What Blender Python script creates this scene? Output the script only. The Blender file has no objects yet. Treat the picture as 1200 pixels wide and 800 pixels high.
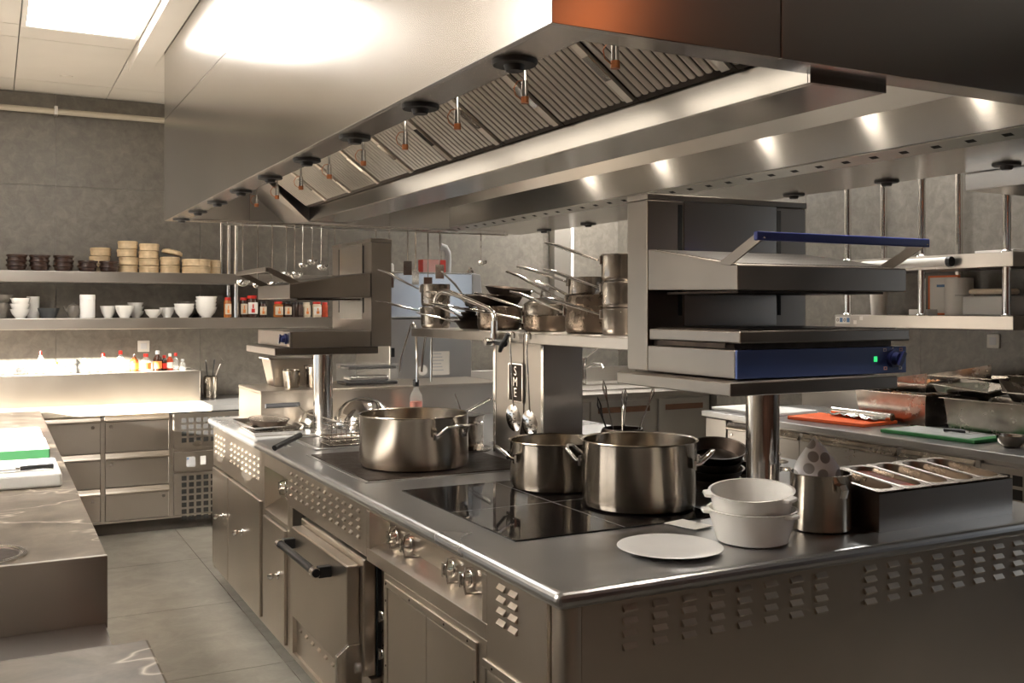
import bpy, math, random
from mathutils import Vector, Matrix
random.seed(7)
PI = math.pi
SC = bpy.context.scene
COL = SC.collection

# ---------------------------------------------------------------- camera
cam_d = bpy.data.cameras.new('camera')
cam_d.sensor_width = 36.0
cam_d.lens = 36.0*1164/1200
cam_d.shift_y = -38.5/1200
cam_d.clip_start = 0.02
cam = bpy.data.objects.new('camera', cam_d)
cam.location = (0, 0, 1.5)
cam.rotation_euler = (PI/2, 0, -math.atan(608.5/1164))
COL.objects.link(cam)
SC.camera = cam

# ---------------------------------------------------------------- world, sun, exposure
wd = bpy.data.worlds.new('world')
SC.world = wd
wd.use_nodes = True
bg = wd.node_tree.nodes['Background']
bg.inputs[0].default_value = (0.86, 0.93, 1.0, 1)
bg.inputs[1].default_value = 1.0
sun_d = bpy.data.lights.new('sun', 'SUN')
sun_d.energy = 80.0
sun_d.angle = math.radians(0.8)
sun_d.color = (1.0, 0.93, 0.82)
sun = bpy.data.objects.new('sun', sun_d)
sun.rotation_euler = Vector((1.0, 0.34, -0.21)).to_track_quat('-Z', 'Y').to_euler()
sun.location = (-6, 3, 4)
COL.objects.link(sun)
PANEL_L = 14.0        # radiance of the ceiling light panels
HOODLAMP_L = 24.0     # radiance of the small lamps inside the hood
vs = SC.view_settings
vs.view_transform = 'Standard'
vs.look = 'None'
vs.gamma = 1.0
vs.use_curve_mapping = False
vs.exposure = 0.28

# ---------------------------------------------------------------- materials
MATS = {}
def nm(name):
    m = bpy.data.materials.new(name); m.use_nodes = True
    nt = m.node_tree
    return m, nt, nt.nodes['Principled BSDF'], nt.nodes, nt.links
def mat(name, col, rough=0.5, metal=0.0, emit=0.0, alpha=1.0, trans=0.0, spec=0.5, var=0.0, vscale=6.0):
    m, nt, b, N, L = nm(name)
    b.inputs['Base Color'].default_value = (*col, 1)
    b.inputs['Roughness'].default_value = rough
    b.inputs['Metallic'].default_value = metal
    b.inputs['Specular IOR Level'].default_value = spec
    if trans: b.inputs['Transmission Weight'].default_value = trans
    if emit:
        b.inputs['Emission Color'].default_value = (*col, 1)
        b.inputs['Emission Strength'].default_value = emit
    if var:
        tc = N.new('ShaderNodeTexCoord'); nz = N.new('ShaderNodeTexNoise'); nz.inputs['Scale'].default_value = vscale
        nz.inputs['Detail'].default_value = 5
        L.new(tc.outputs['Object'], nz.inputs['Vector'])
        cr = N.new('ShaderNodeValToRGB')
        cr.color_ramp.elements[0].position = 0.3; cr.color_ramp.elements[1].position = 0.7
        cr.color_ramp.elements[0].color = (*[c*(1-var) for c in col], 1)
        cr.color_ramp.elements[1].color = (*[min(1, c*(1+var)) for c in col], 1)
        L.new(nz.outputs['Fac'], cr.inputs['Fac']); L.new(cr.outputs['Color'], b.inputs['Base Color'])
    MATS[name] = m
    return m
def steel(name, col, r0, r1, stretch=(1, 1, 1), scale=3.0, smear=0.12, bump=0.0, tang=None, aniso=0.0, metal=1.0, grain=.35):
    """brushed stainless: metal with smudgy roughness, fine grain and slight colour smears"""
    m, nt, b, N, L = nm(name)
    b.inputs['Metallic'].default_value = metal
    if tang:
        cv = N.new('ShaderNodeCombineXYZ')
        for i in range(3): cv.inputs[i].default_value = tang[i]
        L.new(cv.outputs[0], b.inputs['Tangent']); b.inputs['Anisotropic'].default_value = aniso
    tc = N.new('ShaderNodeTexCoord')
    n1 = N.new('ShaderNodeTexNoise'); n1.inputs['Scale'].default_value = scale; n1.inputs['Detail'].default_value = 2; n1.inputs['Roughness'].default_value = 0.5
    L.new(tc.outputs['Object'], n1.inputs['Vector'])
    mp = N.new('ShaderNodeMapping'); mp.inputs['Scale'].default_value = stretch
    L.new(tc.outputs['Object'], mp.inputs['Vector'])
    n2 = N.new('ShaderNodeTexNoise'); n2.inputs['Scale'].default_value = 60; n2.inputs['Detail'].default_value = 3
    L.new(mp.outputs['Vector'], n2.inputs['Vector'])
    mx = N.new('ShaderNodeMix'); mx.inputs[0].default_value = grain
    L.new(n1.outputs['Fac'], mx.inputs[2]); L.new(n2.outputs['Fac'], mx.inputs[3])
    mr = N.new('ShaderNodeMapRange'); mr.inputs[1].default_value = 0.3; mr.inputs[2].default_value = 0.7
    mr.inputs[3].default_value = r0; mr.inputs[4].default_value = r1
    L.new(mx.outputs[0], mr.inputs[0]); L.new(mr.outputs[0], b.inputs['Roughness'])
    cr = N.new('ShaderNodeValToRGB')
    cr.color_ramp.elements[0].position = 0.32; cr.color_ramp.elements[1].position = 0.68
    cr.color_ramp.elements[0].color = (*[c*(1-smear) for c in col], 1)
    cr.color_ramp.elements[1].color = (*[min(1, c*(1+smear*0.6)) for c in col], 1)
    L.new(n1.outputs['Fac'], cr.inputs['Fac']); L.new(cr.outputs['Color'], b.inputs['Base Color'])
    if bump:
        bp = N.new('ShaderNodeBump'); bp.inputs['Strength'].default_value = bump; bp.inputs['Distance'].default_value = 0.002
        L.new(n2.outputs['Fac'], bp.inputs['Height']); L.new(bp.outputs['Normal'], b.inputs['Normal'])
    MATS[name] = m
    return m

Z_ = (0.06, 0.09, 1)
steel('steel', (0.52, 0.485, 0.445), 0.30, 0.36, (1, 1, 0.04), 3.0, 0.08, tang=Z_, aniso=.5, grain=.12)
steel('steel_hood', (0.52, 0.49, 0.455), 0.20, 0.24, (1, 1, 0.05), 1.2, 0.05, grain=.04)
steel('steel_top', (0.43, 0.43, 0.43), 0.27, 0.31, (1, 1, 1), 2.0, 0.08, metal=.93, grain=.03)
steel('steel_front', (0.60, 0.54, 0.47), 0.28, 0.34, (1, 1, 0.04), 3.0, 0.07, tang=Z_, aniso=.5, grain=.12)
steel('steel_pot', (0.52, 0.465, 0.395), 0.19, 0.21, (0.3, 0.3, 3), 4.0, 0.03, tang=Z_, aniso=.85, grain=.05)
steel('steel_pan', (0.44, 0.395, 0.345), 0.20, 0.30, (1, 1, 1), 10.0, 0.25)
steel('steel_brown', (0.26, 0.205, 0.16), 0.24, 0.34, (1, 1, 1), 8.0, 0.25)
steel('steel_grill', (0.28, 0.25, 0.22), 0.28, 0.34, (1, 1, .05), 4.0, 0.10, tang=Z_, aniso=.6, grain=.12)
steel('steel_box', (0.42, 0.395, 0.37), 0.27, 0.33, (1, 1, 1), 3.0, 0.05, tang=Z_, aniso=.4)
steel('steel_wall', (0.60, 0.575, 0.54), 0.30, 0.42, (1, 1, 0.05), 2.0, 0.10, tang=Z_, aniso=.4)
steel('steel_filter', (0.66, 0.60, 0.53), 0.34, 0.46, (1, 1, 1), 5.0, 0.12, metal=.9)
steel('chrome', (0.80, 0.78, 0.755), 0.06, 0.16, (1, 1, 1), 8.0, 0.05)
steel('steel_inside', (0.52, 0.50, 0.47), 0.30, 0.34, (1, 1, 1), 2.0, 0.06, tang=Z_, aniso=.5, grain=.1)
steel('steel_bright', (0.55, 0.55, 0.545), 0.20, 0.201, (1, 1, 1), 1.0, 0.0, tang=Z_, aniso=.9, grain=0)
steel('steel_cover_lit', (0.88, 0.91, 0.95), 0.22, 0.24, (1, 1, 1), 1.0, 0.02, grain=0)  # near-white base stands in for daylight reflected off the dishwasher cover
steel('black_iron', (0.055, 0.042, 0.034), 0.38, 0.55, (1, 1, 1), 20.0, 0.4)
mat('black_plastic', (0.012, 0.012, 0.013), 0.35)
mat('black_gap', (0.006, 0.006, 0.006), 0.8)
mat('glass_black', (0.008, 0.007, 0.007), 0.04, spec=0.6)
mat('hob_line', (0.22, 0.22, 0.22), 0.3)
mat('porcelain', (0.86, 0.845, 0.81), 0.25, spec=0.5)
mat('white_matte', (0.78, 0.75, 0.70), 0.5)
mat('white_plate', (0.90, 0.89, 0.87), 0.35)
mat('white_board', (0.78, 0.78, 0.76), 0.55, var=0.06, vscale=14)
mat('green_board', (0.03, 0.22, 0.06), 0.5, var=0.08, vscale=20)
mat('green_dark', (0.006, 0.05, 0.014), 0.5, var=0.08, vscale=20)
mat('grey_board', (0.42, 0.43, 0.42), 0.55, var=0.1, vscale=25)
mat('orange_board', (0.85, 0.13, 0.025), 0.45, var=0.08, vscale=12)
mat('bamboo', (0.62, 0.47, 0.29), 0.6, var=0.12, vscale=30)
mat('bamboo_band', (0.55, 0.41, 0.25), 0.6, var=0.1, vscale=30)
mat('brown_bowl', (0.035, 0.016, 0.010), 0.3, var=0.3, vscale=10)
mat('dark_bowl', (0.05, 0.055, 0.06), 0.35)
mat('grey_pot', (0.16, 0.145, 0.125), 0.4, var=0.3, vscale=20)
mat('cream', (0.70, 0.60, 0.46), 0.5)
mat('red_cap', (0.62, 0.025, 0.015), 0.35)
mat('sauce_red', (0.48, 0.06, 0.015), 0.6, var=0.3, vscale=40)
mat('sauce_dark', (0.05, 0.02, 0.012), 0.2)
mat('amber', (0.42, 0.15, 0.04), 0.2)
mat('paper', (0.80, 0.77, 0.72), 0.7)
mat('label_orange', (0.75, 0.24, 0.05), 0.6)
mat('label_dark', (0.08, 0.05, 0.04), 0.6)
mat('label_blue', (0.10, 0.22, 0.42), 0.5)
mat('label_grey', (0.55, 0.56, 0.58), 0.6)
mat('pink_print', (0.80, 0.46, 0.42), 0.6)
mat('red_box', (0.55, 0.045, 0.03), 0.5)
mat('blue_panel', (0.045, 0.085, 0.27), 0.38, var=0.05)
mat('blue_bar', (0.035, 0.055, 0.28), 0.3)
mat('blue_knob', (0.018, 0.024, 0.09), 0.3)
mat('lamp_green', (0.05, 0.9, 0.25), 0.3, emit=0.7)
mat('lamp_red', (1.0, 0.10, 0.04), 0.3, emit=1.2)
mat('lamp_off', (0.20, 0.02, 0.015), 0.3)
mat('lamp_white', (0.75, 0.95, 0.85), 0.3, emit=1.0)
mat('plug', (0.022, 0.019, 0.017), 0.5)
mat('bulb_copper', (0.55, 0.20, 0.08), 0.35, metal=0.6)
mat('light_panel_added', (1.0, 0.95, 0.88), 0.5, emit=44.0)  # stronger glow for unseen ceiling panels added to brighten the room
mat('light_panel', (1.0, 0.97, 0.92), 0.5, emit=PANEL_L)
mat('fill_tube_glow', (1.0, 0.92, 0.80), 0.5, emit=5.0)
mat('globe_glow', (1.0, 0.27, 0.09), 0.5, emit=4.0)
mat('copper', (0.70, 0.30, 0.16), 0.3, metal=1.0)
mat('hood_bulb', (1.0, 0.86, 0.68), 0.5, emit=HOODLAMP_L)
mat('ceiling_white', (0.66, 0.62, 0.56), 0.75, var=0.04, vscale=2)
mat('ceiling_void', (0.10, 0.09, 0.08), 0.9)
mat('wall_paint', (0.50, 0.45, 0.39), 0.7, var=0.06, vscale=2)
mat('wall_dark', (0.15, 0.065, 0.038), 0.6, var=0.3, vscale=1.2)
mat('pipe_cream', (0.50, 0.45, 0.36), 0.5)
mat('grout', (0.09, 0.085, 0.08), 0.9)
mat('wall_grout', (0.30, 0.285, 0.26), 0.9)
mat('rubber', (0.05, 0.048, 0.045), 0.6)
mat('socket', (0.62, 0.60, 0.56), 0.4)
mat('foil', (0.80, 0.79, 0.77), 0.18, metal=1.0, var=0.1, vscale=60)
mat('film_roll', (0.75, 0.73, 0.68), 0.3)
mat('fried', (0.62, 0.28, 0.10), 0.6, var=0.35, vscale=30)
mat('hose', (0.42, 0.43, 0.43), 0.45)
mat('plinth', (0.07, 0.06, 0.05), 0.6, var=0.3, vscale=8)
mat('wood_dark', (0.10, 0.045, 0.022), 0.5, var=0.2)
mat('orange_frame', (0.75, 0.16, 0.03), 0.5)
def glassy(name, col, alpha, rough=0.08):
    m, nt, b, N, L = nm(name)
    b.inputs['Base Color'].default_value = (*col, 1); b.inputs['Roughness'].default_value = rough
    b.inputs['Alpha'].default_value = alpha
    b.inputs['Specular IOR Level'].default_value = 0.8
    MATS[name] = m
glassy('clear_plastic', (0.55, 0.56, 0.56), 0.13)
glassy('frost_plastic', (0.72, 0.71, 0.68), 0.6, 0.3)
glassy('bottle_glass', (0.70, 0.72, 0.70), 0.28)

def stone(name, c0, c1, c2, scale, rough, vein=None, bump=0.15, speck=0.0):
    m, nt, b, N, L = nm(name)
    tc = N.new('ShaderNodeTexCoord')
    geo = N.new('ShaderNodeNewGeometry')
    n1 = N.new('ShaderNodeTexNoise'); n1.inputs['Scale'].default_value = scale; n1.inputs['Detail'].default_value = 9; n1.inputs['Roughness'].default_value = 0.65; n1.inputs['Distortion'].default_value = 0.6
    L.new(geo.outputs['Position'], n1.inputs['Vector'])
    cr = N.new('ShaderNodeValToRGB'); e = cr.color_ramp.elements
    e[0].position = 0.30; e[0].color = (*c0, 1); e[1].position = 0.72; e[1].color = (*c2, 1)
    x = e.new(0.5); x.color = (*c1, 1)
    L.new(n1.outputs['Fac'], cr.inputs['Fac'])
    out = cr.outputs['Color']
    if vein:
        mp = N.new('ShaderNodeMapping'); mp.inputs['Rotation'].default_value = (0, 0, 0.45); mp.inputs['Scale'].default_value = (0.7, 1.5, 1)
        L.new(geo.outputs['Position'], mp.inputs['Vector'])
        n2 = N.new('ShaderNodeTexNoise'); n2.inputs['Scale'].default_value = 1.5; n2.inputs['Detail'].default_value = 4; n2.inputs['Distortion'].default_value = 0.3
        L.new(mp.outputs['Vector'], n2.inputs['Vector'])
        mrv = N.new('ShaderNodeValToRGB'); ev = mrv.color_ramp.elements
        ev[0].position = 0.495; ev[0].color = (0, 0, 0, 1); ev[1].position = 0.505; ev[1].color = (0, 0, 0, 1)
        q = ev.new(0.5); q.color = (1, 1, 1, 1)
        L.new(n2.outputs['Fac'], mrv.inputs['Fac'])
        mv = N.new('ShaderNodeMix'); mv.data_type = 'RGBA'
        L.new(mrv.outputs['Color'], mv.inputs['Factor']); L.new(out, mv.inputs[6]); mv.inputs[7].default_value = (*vein, 1)
        out = mv.outputs[2]
    L.new(out, b.inputs['Base Color'])
    b.inputs['Roughness'].default_value = rough
    bp = N.new('ShaderNodeBump'); bp.inputs['Strength'].default_value = bump; bp.inputs['Distance'].default_value = 0.004
    n3 = N.new('ShaderNodeTexNoise'); n3.inputs['Scale'].default_value = 70; n3.inputs['Detail'].default_value = 4
    L.new(geo.outputs['Position'], n3.inputs['Vector'])
    L.new(n3.outputs['Fac'], bp.inputs['Height']); L.new(bp.outputs['Normal'], b.inputs['Normal'])
    MATS[name] = m
stone('wall_tile', (0.115, 0.103, 0.086), (0.15, 0.136, 0.115), (0.20, 0.18, 0.153), 16.0, 0.42, bump=0.2)
stone('floor_tile', (0.16, 0.148, 0.128), (0.205, 0.192, 0.166), (0.26, 0.246, 0.215), 7.0, 0.35, bump=0.1)
stone('marble', (0.050, 0.038, 0.028), (0.112, 0.090, 0.068), (0.205, 0.172, 0.136), 5.0, 0.30, vein=(0.48, 0.42, 0.35), bump=0.03)
stone('marble_light', (0.42, 0.36, 0.29), (0.52, 0.46, 0.38), (0.62, 0.57, 0.48), 6.0, 0.35, bump=0.03)

def perforated():
    m, nt, b, N, L = nm('perforated')
    b.inputs['Metallic'].default_value = 1.0; b.inputs['Roughness'].default_value = 0.35
    tc = N.new('ShaderNodeTexCoord'); vo = N.new('ShaderNodeTexVoronoi'); vo.inputs['Scale'].default_value = 75; vo.inputs['Randomness'].default_value = 0.0
    L.new(tc.outputs['Object'], vo.inputs['Vector'])
    cr = N.new('ShaderNodeValToRGB'); e = cr.color_ramp.elements
    e[0].position = 0.28; e[0].color = (0.05, 0.045, 0.04, 1); e[1].position = 0.36; e[1].color = (0.13, 0.125, 0.12, 1)
    L.new(vo.outputs['Distance'], cr.inputs['Fac']); L.new(cr.outputs['Color'], b.inputs['Base Color'])
    MATS['perforated'] = m
perforated()
def dotted_paper():
    m, nt, b, N, L = nm('dotted_paper')
    b.inputs['Roughness'].default_value = 0.6
    tc = N.new('ShaderNodeTexCoord'); sp = N.new('ShaderNodeSeparateXYZ'); cb = N.new('ShaderNodeCombineXYZ')
    L.new(tc.outputs['Object'], sp.inputs[0]); L.new(sp.outputs[0], cb.inputs[0]); L.new(sp.outputs[2], cb.inputs[1])
    vo = N.new('ShaderNodeTexVoronoi'); vo.voronoi_dimensions = '2D'; vo.inputs['Scale'].default_value = 25; vo.inputs['Randomness'].default_value = 0.55
    L.new(cb.outputs[0], vo.inputs['Vector'])
    cr = N.new('ShaderNodeValToRGB'); e = cr.color_ramp.elements
    e[0].position = 0.34; e[0].color = (0.33, 0.31, 0.30, 1); e[1].position = 0.38; e[1].color = (0.85, 0.85, 0.87, 1)
    L.new(vo.outputs['Distance'], cr.inputs['Fac']); L.new(cr.outputs['Color'], b.inputs['Base Color'])
    MATS['dotted_paper'] = m
dotted_paper()

# ---------------------------------------------------------------- mesh helpers
class M:
    def __init__(s): s.v = []; s.f = []; s.sm = []
    def add(s, vs, fs, smooth=False):
        o = len(s.v); s.v += [tuple(p) for p in vs]
        for q in fs: s.f.append([i+o for i in q]); s.sm.append(smooth)
        return s
    def box(s, x0, x1, y0, y1, z0, z1):
        return s.add([(x0,y0,z0),(x1,y0,z0),(x1,y1,z0),(x0,y1,z0),(x0,y0,z1),(x1,y0,z1),(x1,y1,z1),(x0,y1,z1)],
                     [(3,2,1,0),(4,5,6,7),(0,1,5,4),(1,2,6,5),(2,3,7,6),(3,0,4,7)])
    def prism(s, poly, axis, a0, a1):
        n = len(poly)
        def P(p, a):
            return {'x': (a, p[0], p[1]), 'y': (p[0], a, p[1]), 'z': (p[0], p[1], a)}[axis]
        vs = [P(p, a0) for p in poly]+[P(p, a1) for p in poly]
        fs = [tuple(range(n))[::-1], tuple(range(n, 2*n))]+[(i, (i+1) % n, n+(i+1) % n, n+i) for i in range(n)]
        return s.add(vs, fs)
    def lathe(s, prof, n=32, c=(0, 0, 0), sx=1.0, sy=1.0):
        vs = []; rings = []
        for r, z in prof:
            if r < 1e-6:
                rings.append([len(vs)]); vs.append((c[0], c[1], c[2]+z))
            else:
                k = len(vs); rings.append(list(range(k, k+n)))
                vs += [(c[0]+sx*r*math.cos(2*PI*i/n), c[1]+sy*r*math.sin(2*PI*i/n), c[2]+z) for i in range(n)]
        fs = []
        for a, b in zip(rings, rings[1:]):
            for i in range(n):
                j = (i+1) % n
                if len(a) == 1 and len(b) == 1: continue
                if len(a) == 1: fs.append((a[0], b[j], b[i]))
                elif len(b) == 1: fs.append((a[i], a[j], b[0]))
                else: fs.append((a[i], a[j], b[j], b[i]))
        return s.add(vs, fs, True)
    def cyl(s, p0, p1, r0, r1=None, n=16):
        return s.tube([p0, p1], [r0, r0 if r1 is None else r1], n)
    def tube(s, pts, r, n=8, sq=None):
        pts = [Vector(p) for p in pts]; m = len(pts)
        rs = r if isinstance(r, (list, tuple)) else [r]*m
        T = []
        for i in range(m):
            a = pts[max(0, i-1)]; b = pts[min(m-1, i+1)]
            T.append((b-a).normalized())
        up = Vector((0, 0, 1)) if abs(T[0].z) < 0.9 else Vector((1, 0, 0))
        u = T[0].cross(up).normalized(); vs = []
        for i in range(m):
            u = (u-T[i]*u.dot(T[i])).normalized(); w = T[i].cross(u)
            for k in range(n):
                a = 2*PI*k/n
                q = 1.0 if sq is None else sq
                vs.append(pts[i]+rs[i]*(math.cos(a)*u+q*math.sin(a)*w))
        fs = []
        for i in range(m-1):
            for k in range(n):
                j = (k+1) % n
                fs.append((i*n+k, i*n+j, (i+1)*n+j, (i+1)*n+k))
        fs.append(tuple(range(n))[::-1]); fs.append(tuple(range((m-1)*n, m*n)))
        return s.add(vs, fs, True)
    def quad(s, a, b, c, d): return s.add([a, b, c, d], [(0, 1, 2, 3)])
    def slab(s, a, b, c, d, t):
        """thick quad: a b c d corners, thickness t along minus the normal"""
        a, b, c, d = map(Vector, (a, b, c, d)); nrm = (b-a).cross(d-a).normalized()*t
        return s.add([a, b, c, d, a-nrm, b-nrm, c-nrm, d-nrm], [(0,1,2,3),(7,6,5,4),(1,0,4,5),(2,1,5,6),(3,2,6,7),(0,3,7,4)])
    def xf(s, mtx):
        s.v = [tuple(mtx @ Vector(p)) for p in s.v]; return s
    def mv(s, x, y, z): s.v = [(p[0]+x, p[1]+y, p[2]+z) for p in s.v]; return s
    def rz(s, deg): return s.xf(Matrix.Rotation(math.radians(deg), 4, 'Z'))

def link(o):
    COL.objects.link(o); return o
def mesh(name, m, material):
    me = bpy.data.meshes.new(name); me.from_pydata(m.v, [], m.f); me.validate()
    me.polygons.foreach_set('use_smooth', m.sm[:len(me.polygons)] if len(m.sm) == len(me.polygons) else [False]*len(me.polygons))
    if any(m.sm): me.set_sharp_from_angle(angle=math.radians(40))
    me.materials.append(MATS[material]); me.update()
    return me
def rootloc(o):
    v = Vector((0, 0, 0))
    while o is not None: v += o.location; o = o.parent
    return v
def ob(name, m, material, parent=None, bev=0.0, world=False, seg=2):
    """one mesh object; world=True when the vertices are given in room coordinates"""
    if world and parent is not None:
        l = rootloc(parent); m.mv(-l.x, -l.y, -l.z)
    o = bpy.data.objects.new(name, mesh(name, m, material)); link(o)
    o.parent = parent
    if bev:
        b = o.modifiers.new('Bevel', 'BEVEL'); b.width = bev; b.segments = seg; b.limit_method = 'ANGLE'; b.angle_limit = math.radians(50)
    return o
def W(name, m, material, parent, bev=0.0, seg=2): return ob(name, m, material, parent, bev, True, seg)
def rep(o, name, parent, loc=(0, 0, 0), rot=(0, 0, 0)):
    """copy of a single mesh object sharing its mesh"""
    c = o.copy(); c.name = name; link(c); c.parent = parent; c.location = loc; c.rotation_euler = rot
    return c
def tag(o, label, cat, group=None):
    o['label'] = label; o['category'] = cat
    if group: o['group'] = group
    return o
def thing(name, label, cat, loc=(0, 0, 0), rz=0.0, group=None):
    o = bpy.data.objects.new(name, None); link(o); o.empty_display_size = 0.05
    o.location = loc; o.rotation_euler = (0, 0, math.radians(rz))
    return tag(o, label, cat, group)
def single(name, m, material, label, cat, loc=(0, 0, 0), rz=0.0, group=None, bev=0.0):
    o = ob(name, m, material, None, bev); o.location = loc; o.rotation_euler = (0, 0, math.radians(rz))
    return tag(o, label, cat, group)
def copy_tree(o, loc=None, rz=None, label=None, group=None, parent=None):
    c = o.copy(); link(c); c.parent = parent
    for k in list(o.children): copy_tree(k, parent=c)
    if loc is not None: c.location = loc
    if rz is not None: c.rotation_euler = (0, 0, math.radians(rz))
    if label: c['label'] = label
    if group: c['group'] = group
    return c
def struct(name, m, material, bev=0.0):
    o = ob(name, m, material, None, bev); o['kind'] = 'structure'; return o
def B(x0, x1, y0, y1, z0, z1): return M().box(x0, x1, y0, y1, z0, z1)
def text_mesh(s, size, depth=0.0004):
    cu = bpy.data.curves.new('txt', 'FONT'); cu.body = s; cu.size = size; cu.extrude = depth; cu.align_x = 'CENTER'; cu.align_y = 'CENTER'
    to = bpy.data.objects.new('txt', cu); COL.objects.link(to)
    dg = bpy.context.evaluated_depsgraph_get()
    me = bpy.data.meshes.new_from_object(to.evaluated_get(dg))
    bpy.data.objects.remove(to); bpy.data.curves.remove(cu)
    return me
def text(name, s, size, material, parent, loc, rot):
    me = text_mesh(s, size); me.name = name; me.materials.clear(); me.materials.append(MATS[material])
    o = bpy.data.objects.new(name, me); link(o); o.parent = parent; o.location = loc; o.rotation_euler = rot
    return o

# ================================================================ STRUCTURE
XL, XR, YF, YB, ZC = -1.6, 5.2, -2.2, 7.8, 3.03
floor = struct('floor', B(XL-.1, XR+.1, YF-.1, YB+.1, -0.08, -0.006), 'grout')
G = 0.003
def edges(lo, hi, start, step):
    e = [lo]; x = start
    while x-step > lo: x -= step
    while x < hi-1e-4:
        if x > lo+1e-4: e.append(x)
        x += step
    e.append(hi); return e
fx = edges(XL, XR, 0.1, 1.0); fy = edges(YF, YB, 4.185, 0.985)
for a, b in zip(fx, fx[1:]):
    for c, d in zip(fy, fy[1:]):
        ob('floor_tile', B(a+G/2, b-G/2, c+G/2, d-G/2, -0.006, 0.0), 'floor_tile', floor)
wall_b = struct('wall_back', B(XL-.1, XR+.1, YB+0.008, YB+0.12, 0, ZC+.05), 'wall_grout')
bx = edges(XL, XR, 0.40, 1.0); bz = [0, 0.375, 1.375, 2.375, ZC]
for a, b in zip(bx, bx[1:]):
    for c, d in zip(bz, bz[1:]):
        ob('wall_tile', B(a+G/2, b-G/2, YB, YB+0.008, c+G/2, d-G/2), 'wall_tile', wall_b)
RY0, RY1, RZ0, RZ1 = -0.63, 1.37, 1.06, 2.375
wall_r = struct('wall_right', M().box(XR+0.008, XR+0.12, YF, RY0, 0, ZC+.05).box(XR+0.008, XR+0.12, RY1, YB+.008, 0, ZC+.05)
                .box(XR+0.008, XR+0.12, RY0, RY1, 0, RZ0).box(XR+0.008, XR+0.12, RY0, RY1, RZ1, ZC+.05), 'wall_grout')
struct('window_2', M().box(XR-.01, XR+.12, RY0, RY0+.05, RZ0, RZ1).box(XR-.01, XR+.12, RY1-.05, RY1, RZ0, RZ1).box(XR-.01, XR+.12, RY0+.05, RY1-.05, RZ1-.05, RZ1)
       .box(XR-.01, XR+.12, RY0+.05, RY1-.05, RZ0, RZ0+.05).box(XR+.04, XR+.08, .35, .40, RZ0+.05, RZ1-.05), 'white_matte')
ry = edges(YF, YB, 4.37, 1.0)
for a, b in zip(ry, ry[1:]):
    for c, d in zip(bz, bz[1:]):
        if a > RY0-.01 and b < RY1+.01 and abs(c-1.375) < .01: continue
        if a > RY0-.01 and b < RY1+.01 and abs(c-.375) < .01: d = RZ0
        ob('wall_tile', B(XR, XR+0.008, a+G/2, b-G/2, c+G/2, d-G/2), 'wall_tile', wall_r)
WY0, WY1, WZ0, WZ1 = 3.60, 7.72, 0.92, 1.68
wall_l = struct('wall_left', M().box(XL-.12, XL, YF, WY0, 0, ZC+.05).box(XL-.12, XL, WY1, YB, 0, ZC+.05)
                .box(XL-.12, XL, WY0, WY1, 0, WZ0).box(XL-.12, XL, WY0, WY1, WZ1, ZC+.05), 'wall_paint')
win = struct('window_1', M().box(XL-.12, XL+.02, WY0-.05, WY0, WZ0-.05, WZ1+.05).box(XL-.12, XL+.02, WY1, WY1+.05, WZ0-.05, WZ1+.05)
             .box(XL-.12, XL+.02, WY0, WY1, WZ1, WZ1+.05).box(XL-.12, XL+.03, WY0, WY1, WZ0-.05, WZ0), 'white_matte')
wall_f = struct('wall_front', B(XL-.1, XR+.1, YF-.12, YF, 0, ZC+.05), 'wall_dark')
ceil = struct('ceiling', B(XL-.1, XR+.1, YF-.1, YB+.1, ZC+.03, ZC+.1), 'ceiling_void')
cx = edges(XL, XR, 0.13, 0.605); cy = [YF, -1.1, 0.1, 1.2, 2.4, 3.57, 4.77, 5.97, 6.25, 7.39, YB]
LIGHTS = {(0.13, 4.77): 'recessed white light panel in the ceiling beside the hood',
          (-1.6, 2.4): 'unseen light panel added to the ceiling above the left aisle',  # this and the following panels are unseen, added for more light
          (-1.6, 3.57): 'unseen light panel added to the ceiling over the marble counter',
          (4.365, 3.57): 'unseen light panel added to the ceiling over the right hand wall shelves',
          (4.365, 6.25): 'unseen light panel added to the ceiling over the sink counter'}
for a, b in zip(cx, cx[1:]):
    for c, d in zip(cy, cy[1:]):
        hit = [k for k in LIGHTS if abs(k[0]-a) < .01 and abs(k[1]-c) < .01]
        if hit:
            t = thing('ceiling_light', LIGHTS[hit[0]], 'light', (a, c, ZC-.012), 0, 'ceiling light panels')
            w, l = b-a, d-c
            ob('frame', M().box(0.004, .03, 0.004, l-.004, 0, .03).box(w-.03, w-.004, .004, l-.004, 0, .03).box(.03, w-.03, .004, .03, 0, .03).box(.03, w-.03, l-.03, l-.004, 0, .03), 'white_matte', t)
            ob('diffuser', B(.03, w-.03, .03, l-.03, .006, .02), 'light_panel_added' if hit[0][0] < 0 or (hit[0][0] > 4 and hit[0][1] > 6) else 'light_panel', t)
        else:
            g = G
            z = ZC
            ob('ceiling_tile', B(a+g, b-g, c+g, d-g, z, z+.02), 'ceiling_white', ceil)
ob('ceiling_vent', M().lathe([(0, -.006), (.034, -.006), (.04, 0)], 20, (.43, 7.15, ZC)), 'ceiling_white', ceil)
soff = struct('trim_1', B(0.737, 0.866, 0.6, 6.50, 2.955, ZC-.001), 'ceiling_white', .003)
pier = struct('wall_pier', B(4.455, 4.618, 7.70, YB-.001, 0, ZC-.002), 'steel_wall', .003)
trim2 = struct('trim_2', B(4.620, 4.650, 7.69, YB-.001, 0, ZC-.002), 'white_matte', .002)
pp = thing('wall_pipe', 'cream painted pipe running along the top of the tiled back wall', 'pipe', (0.4, 7.73, 2.895))
W('pipe', M().cyl((XL+.01, 7.73, 2.895), (2.6, 7.73, 2.895), .021), 'pipe_cream', pp)
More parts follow.
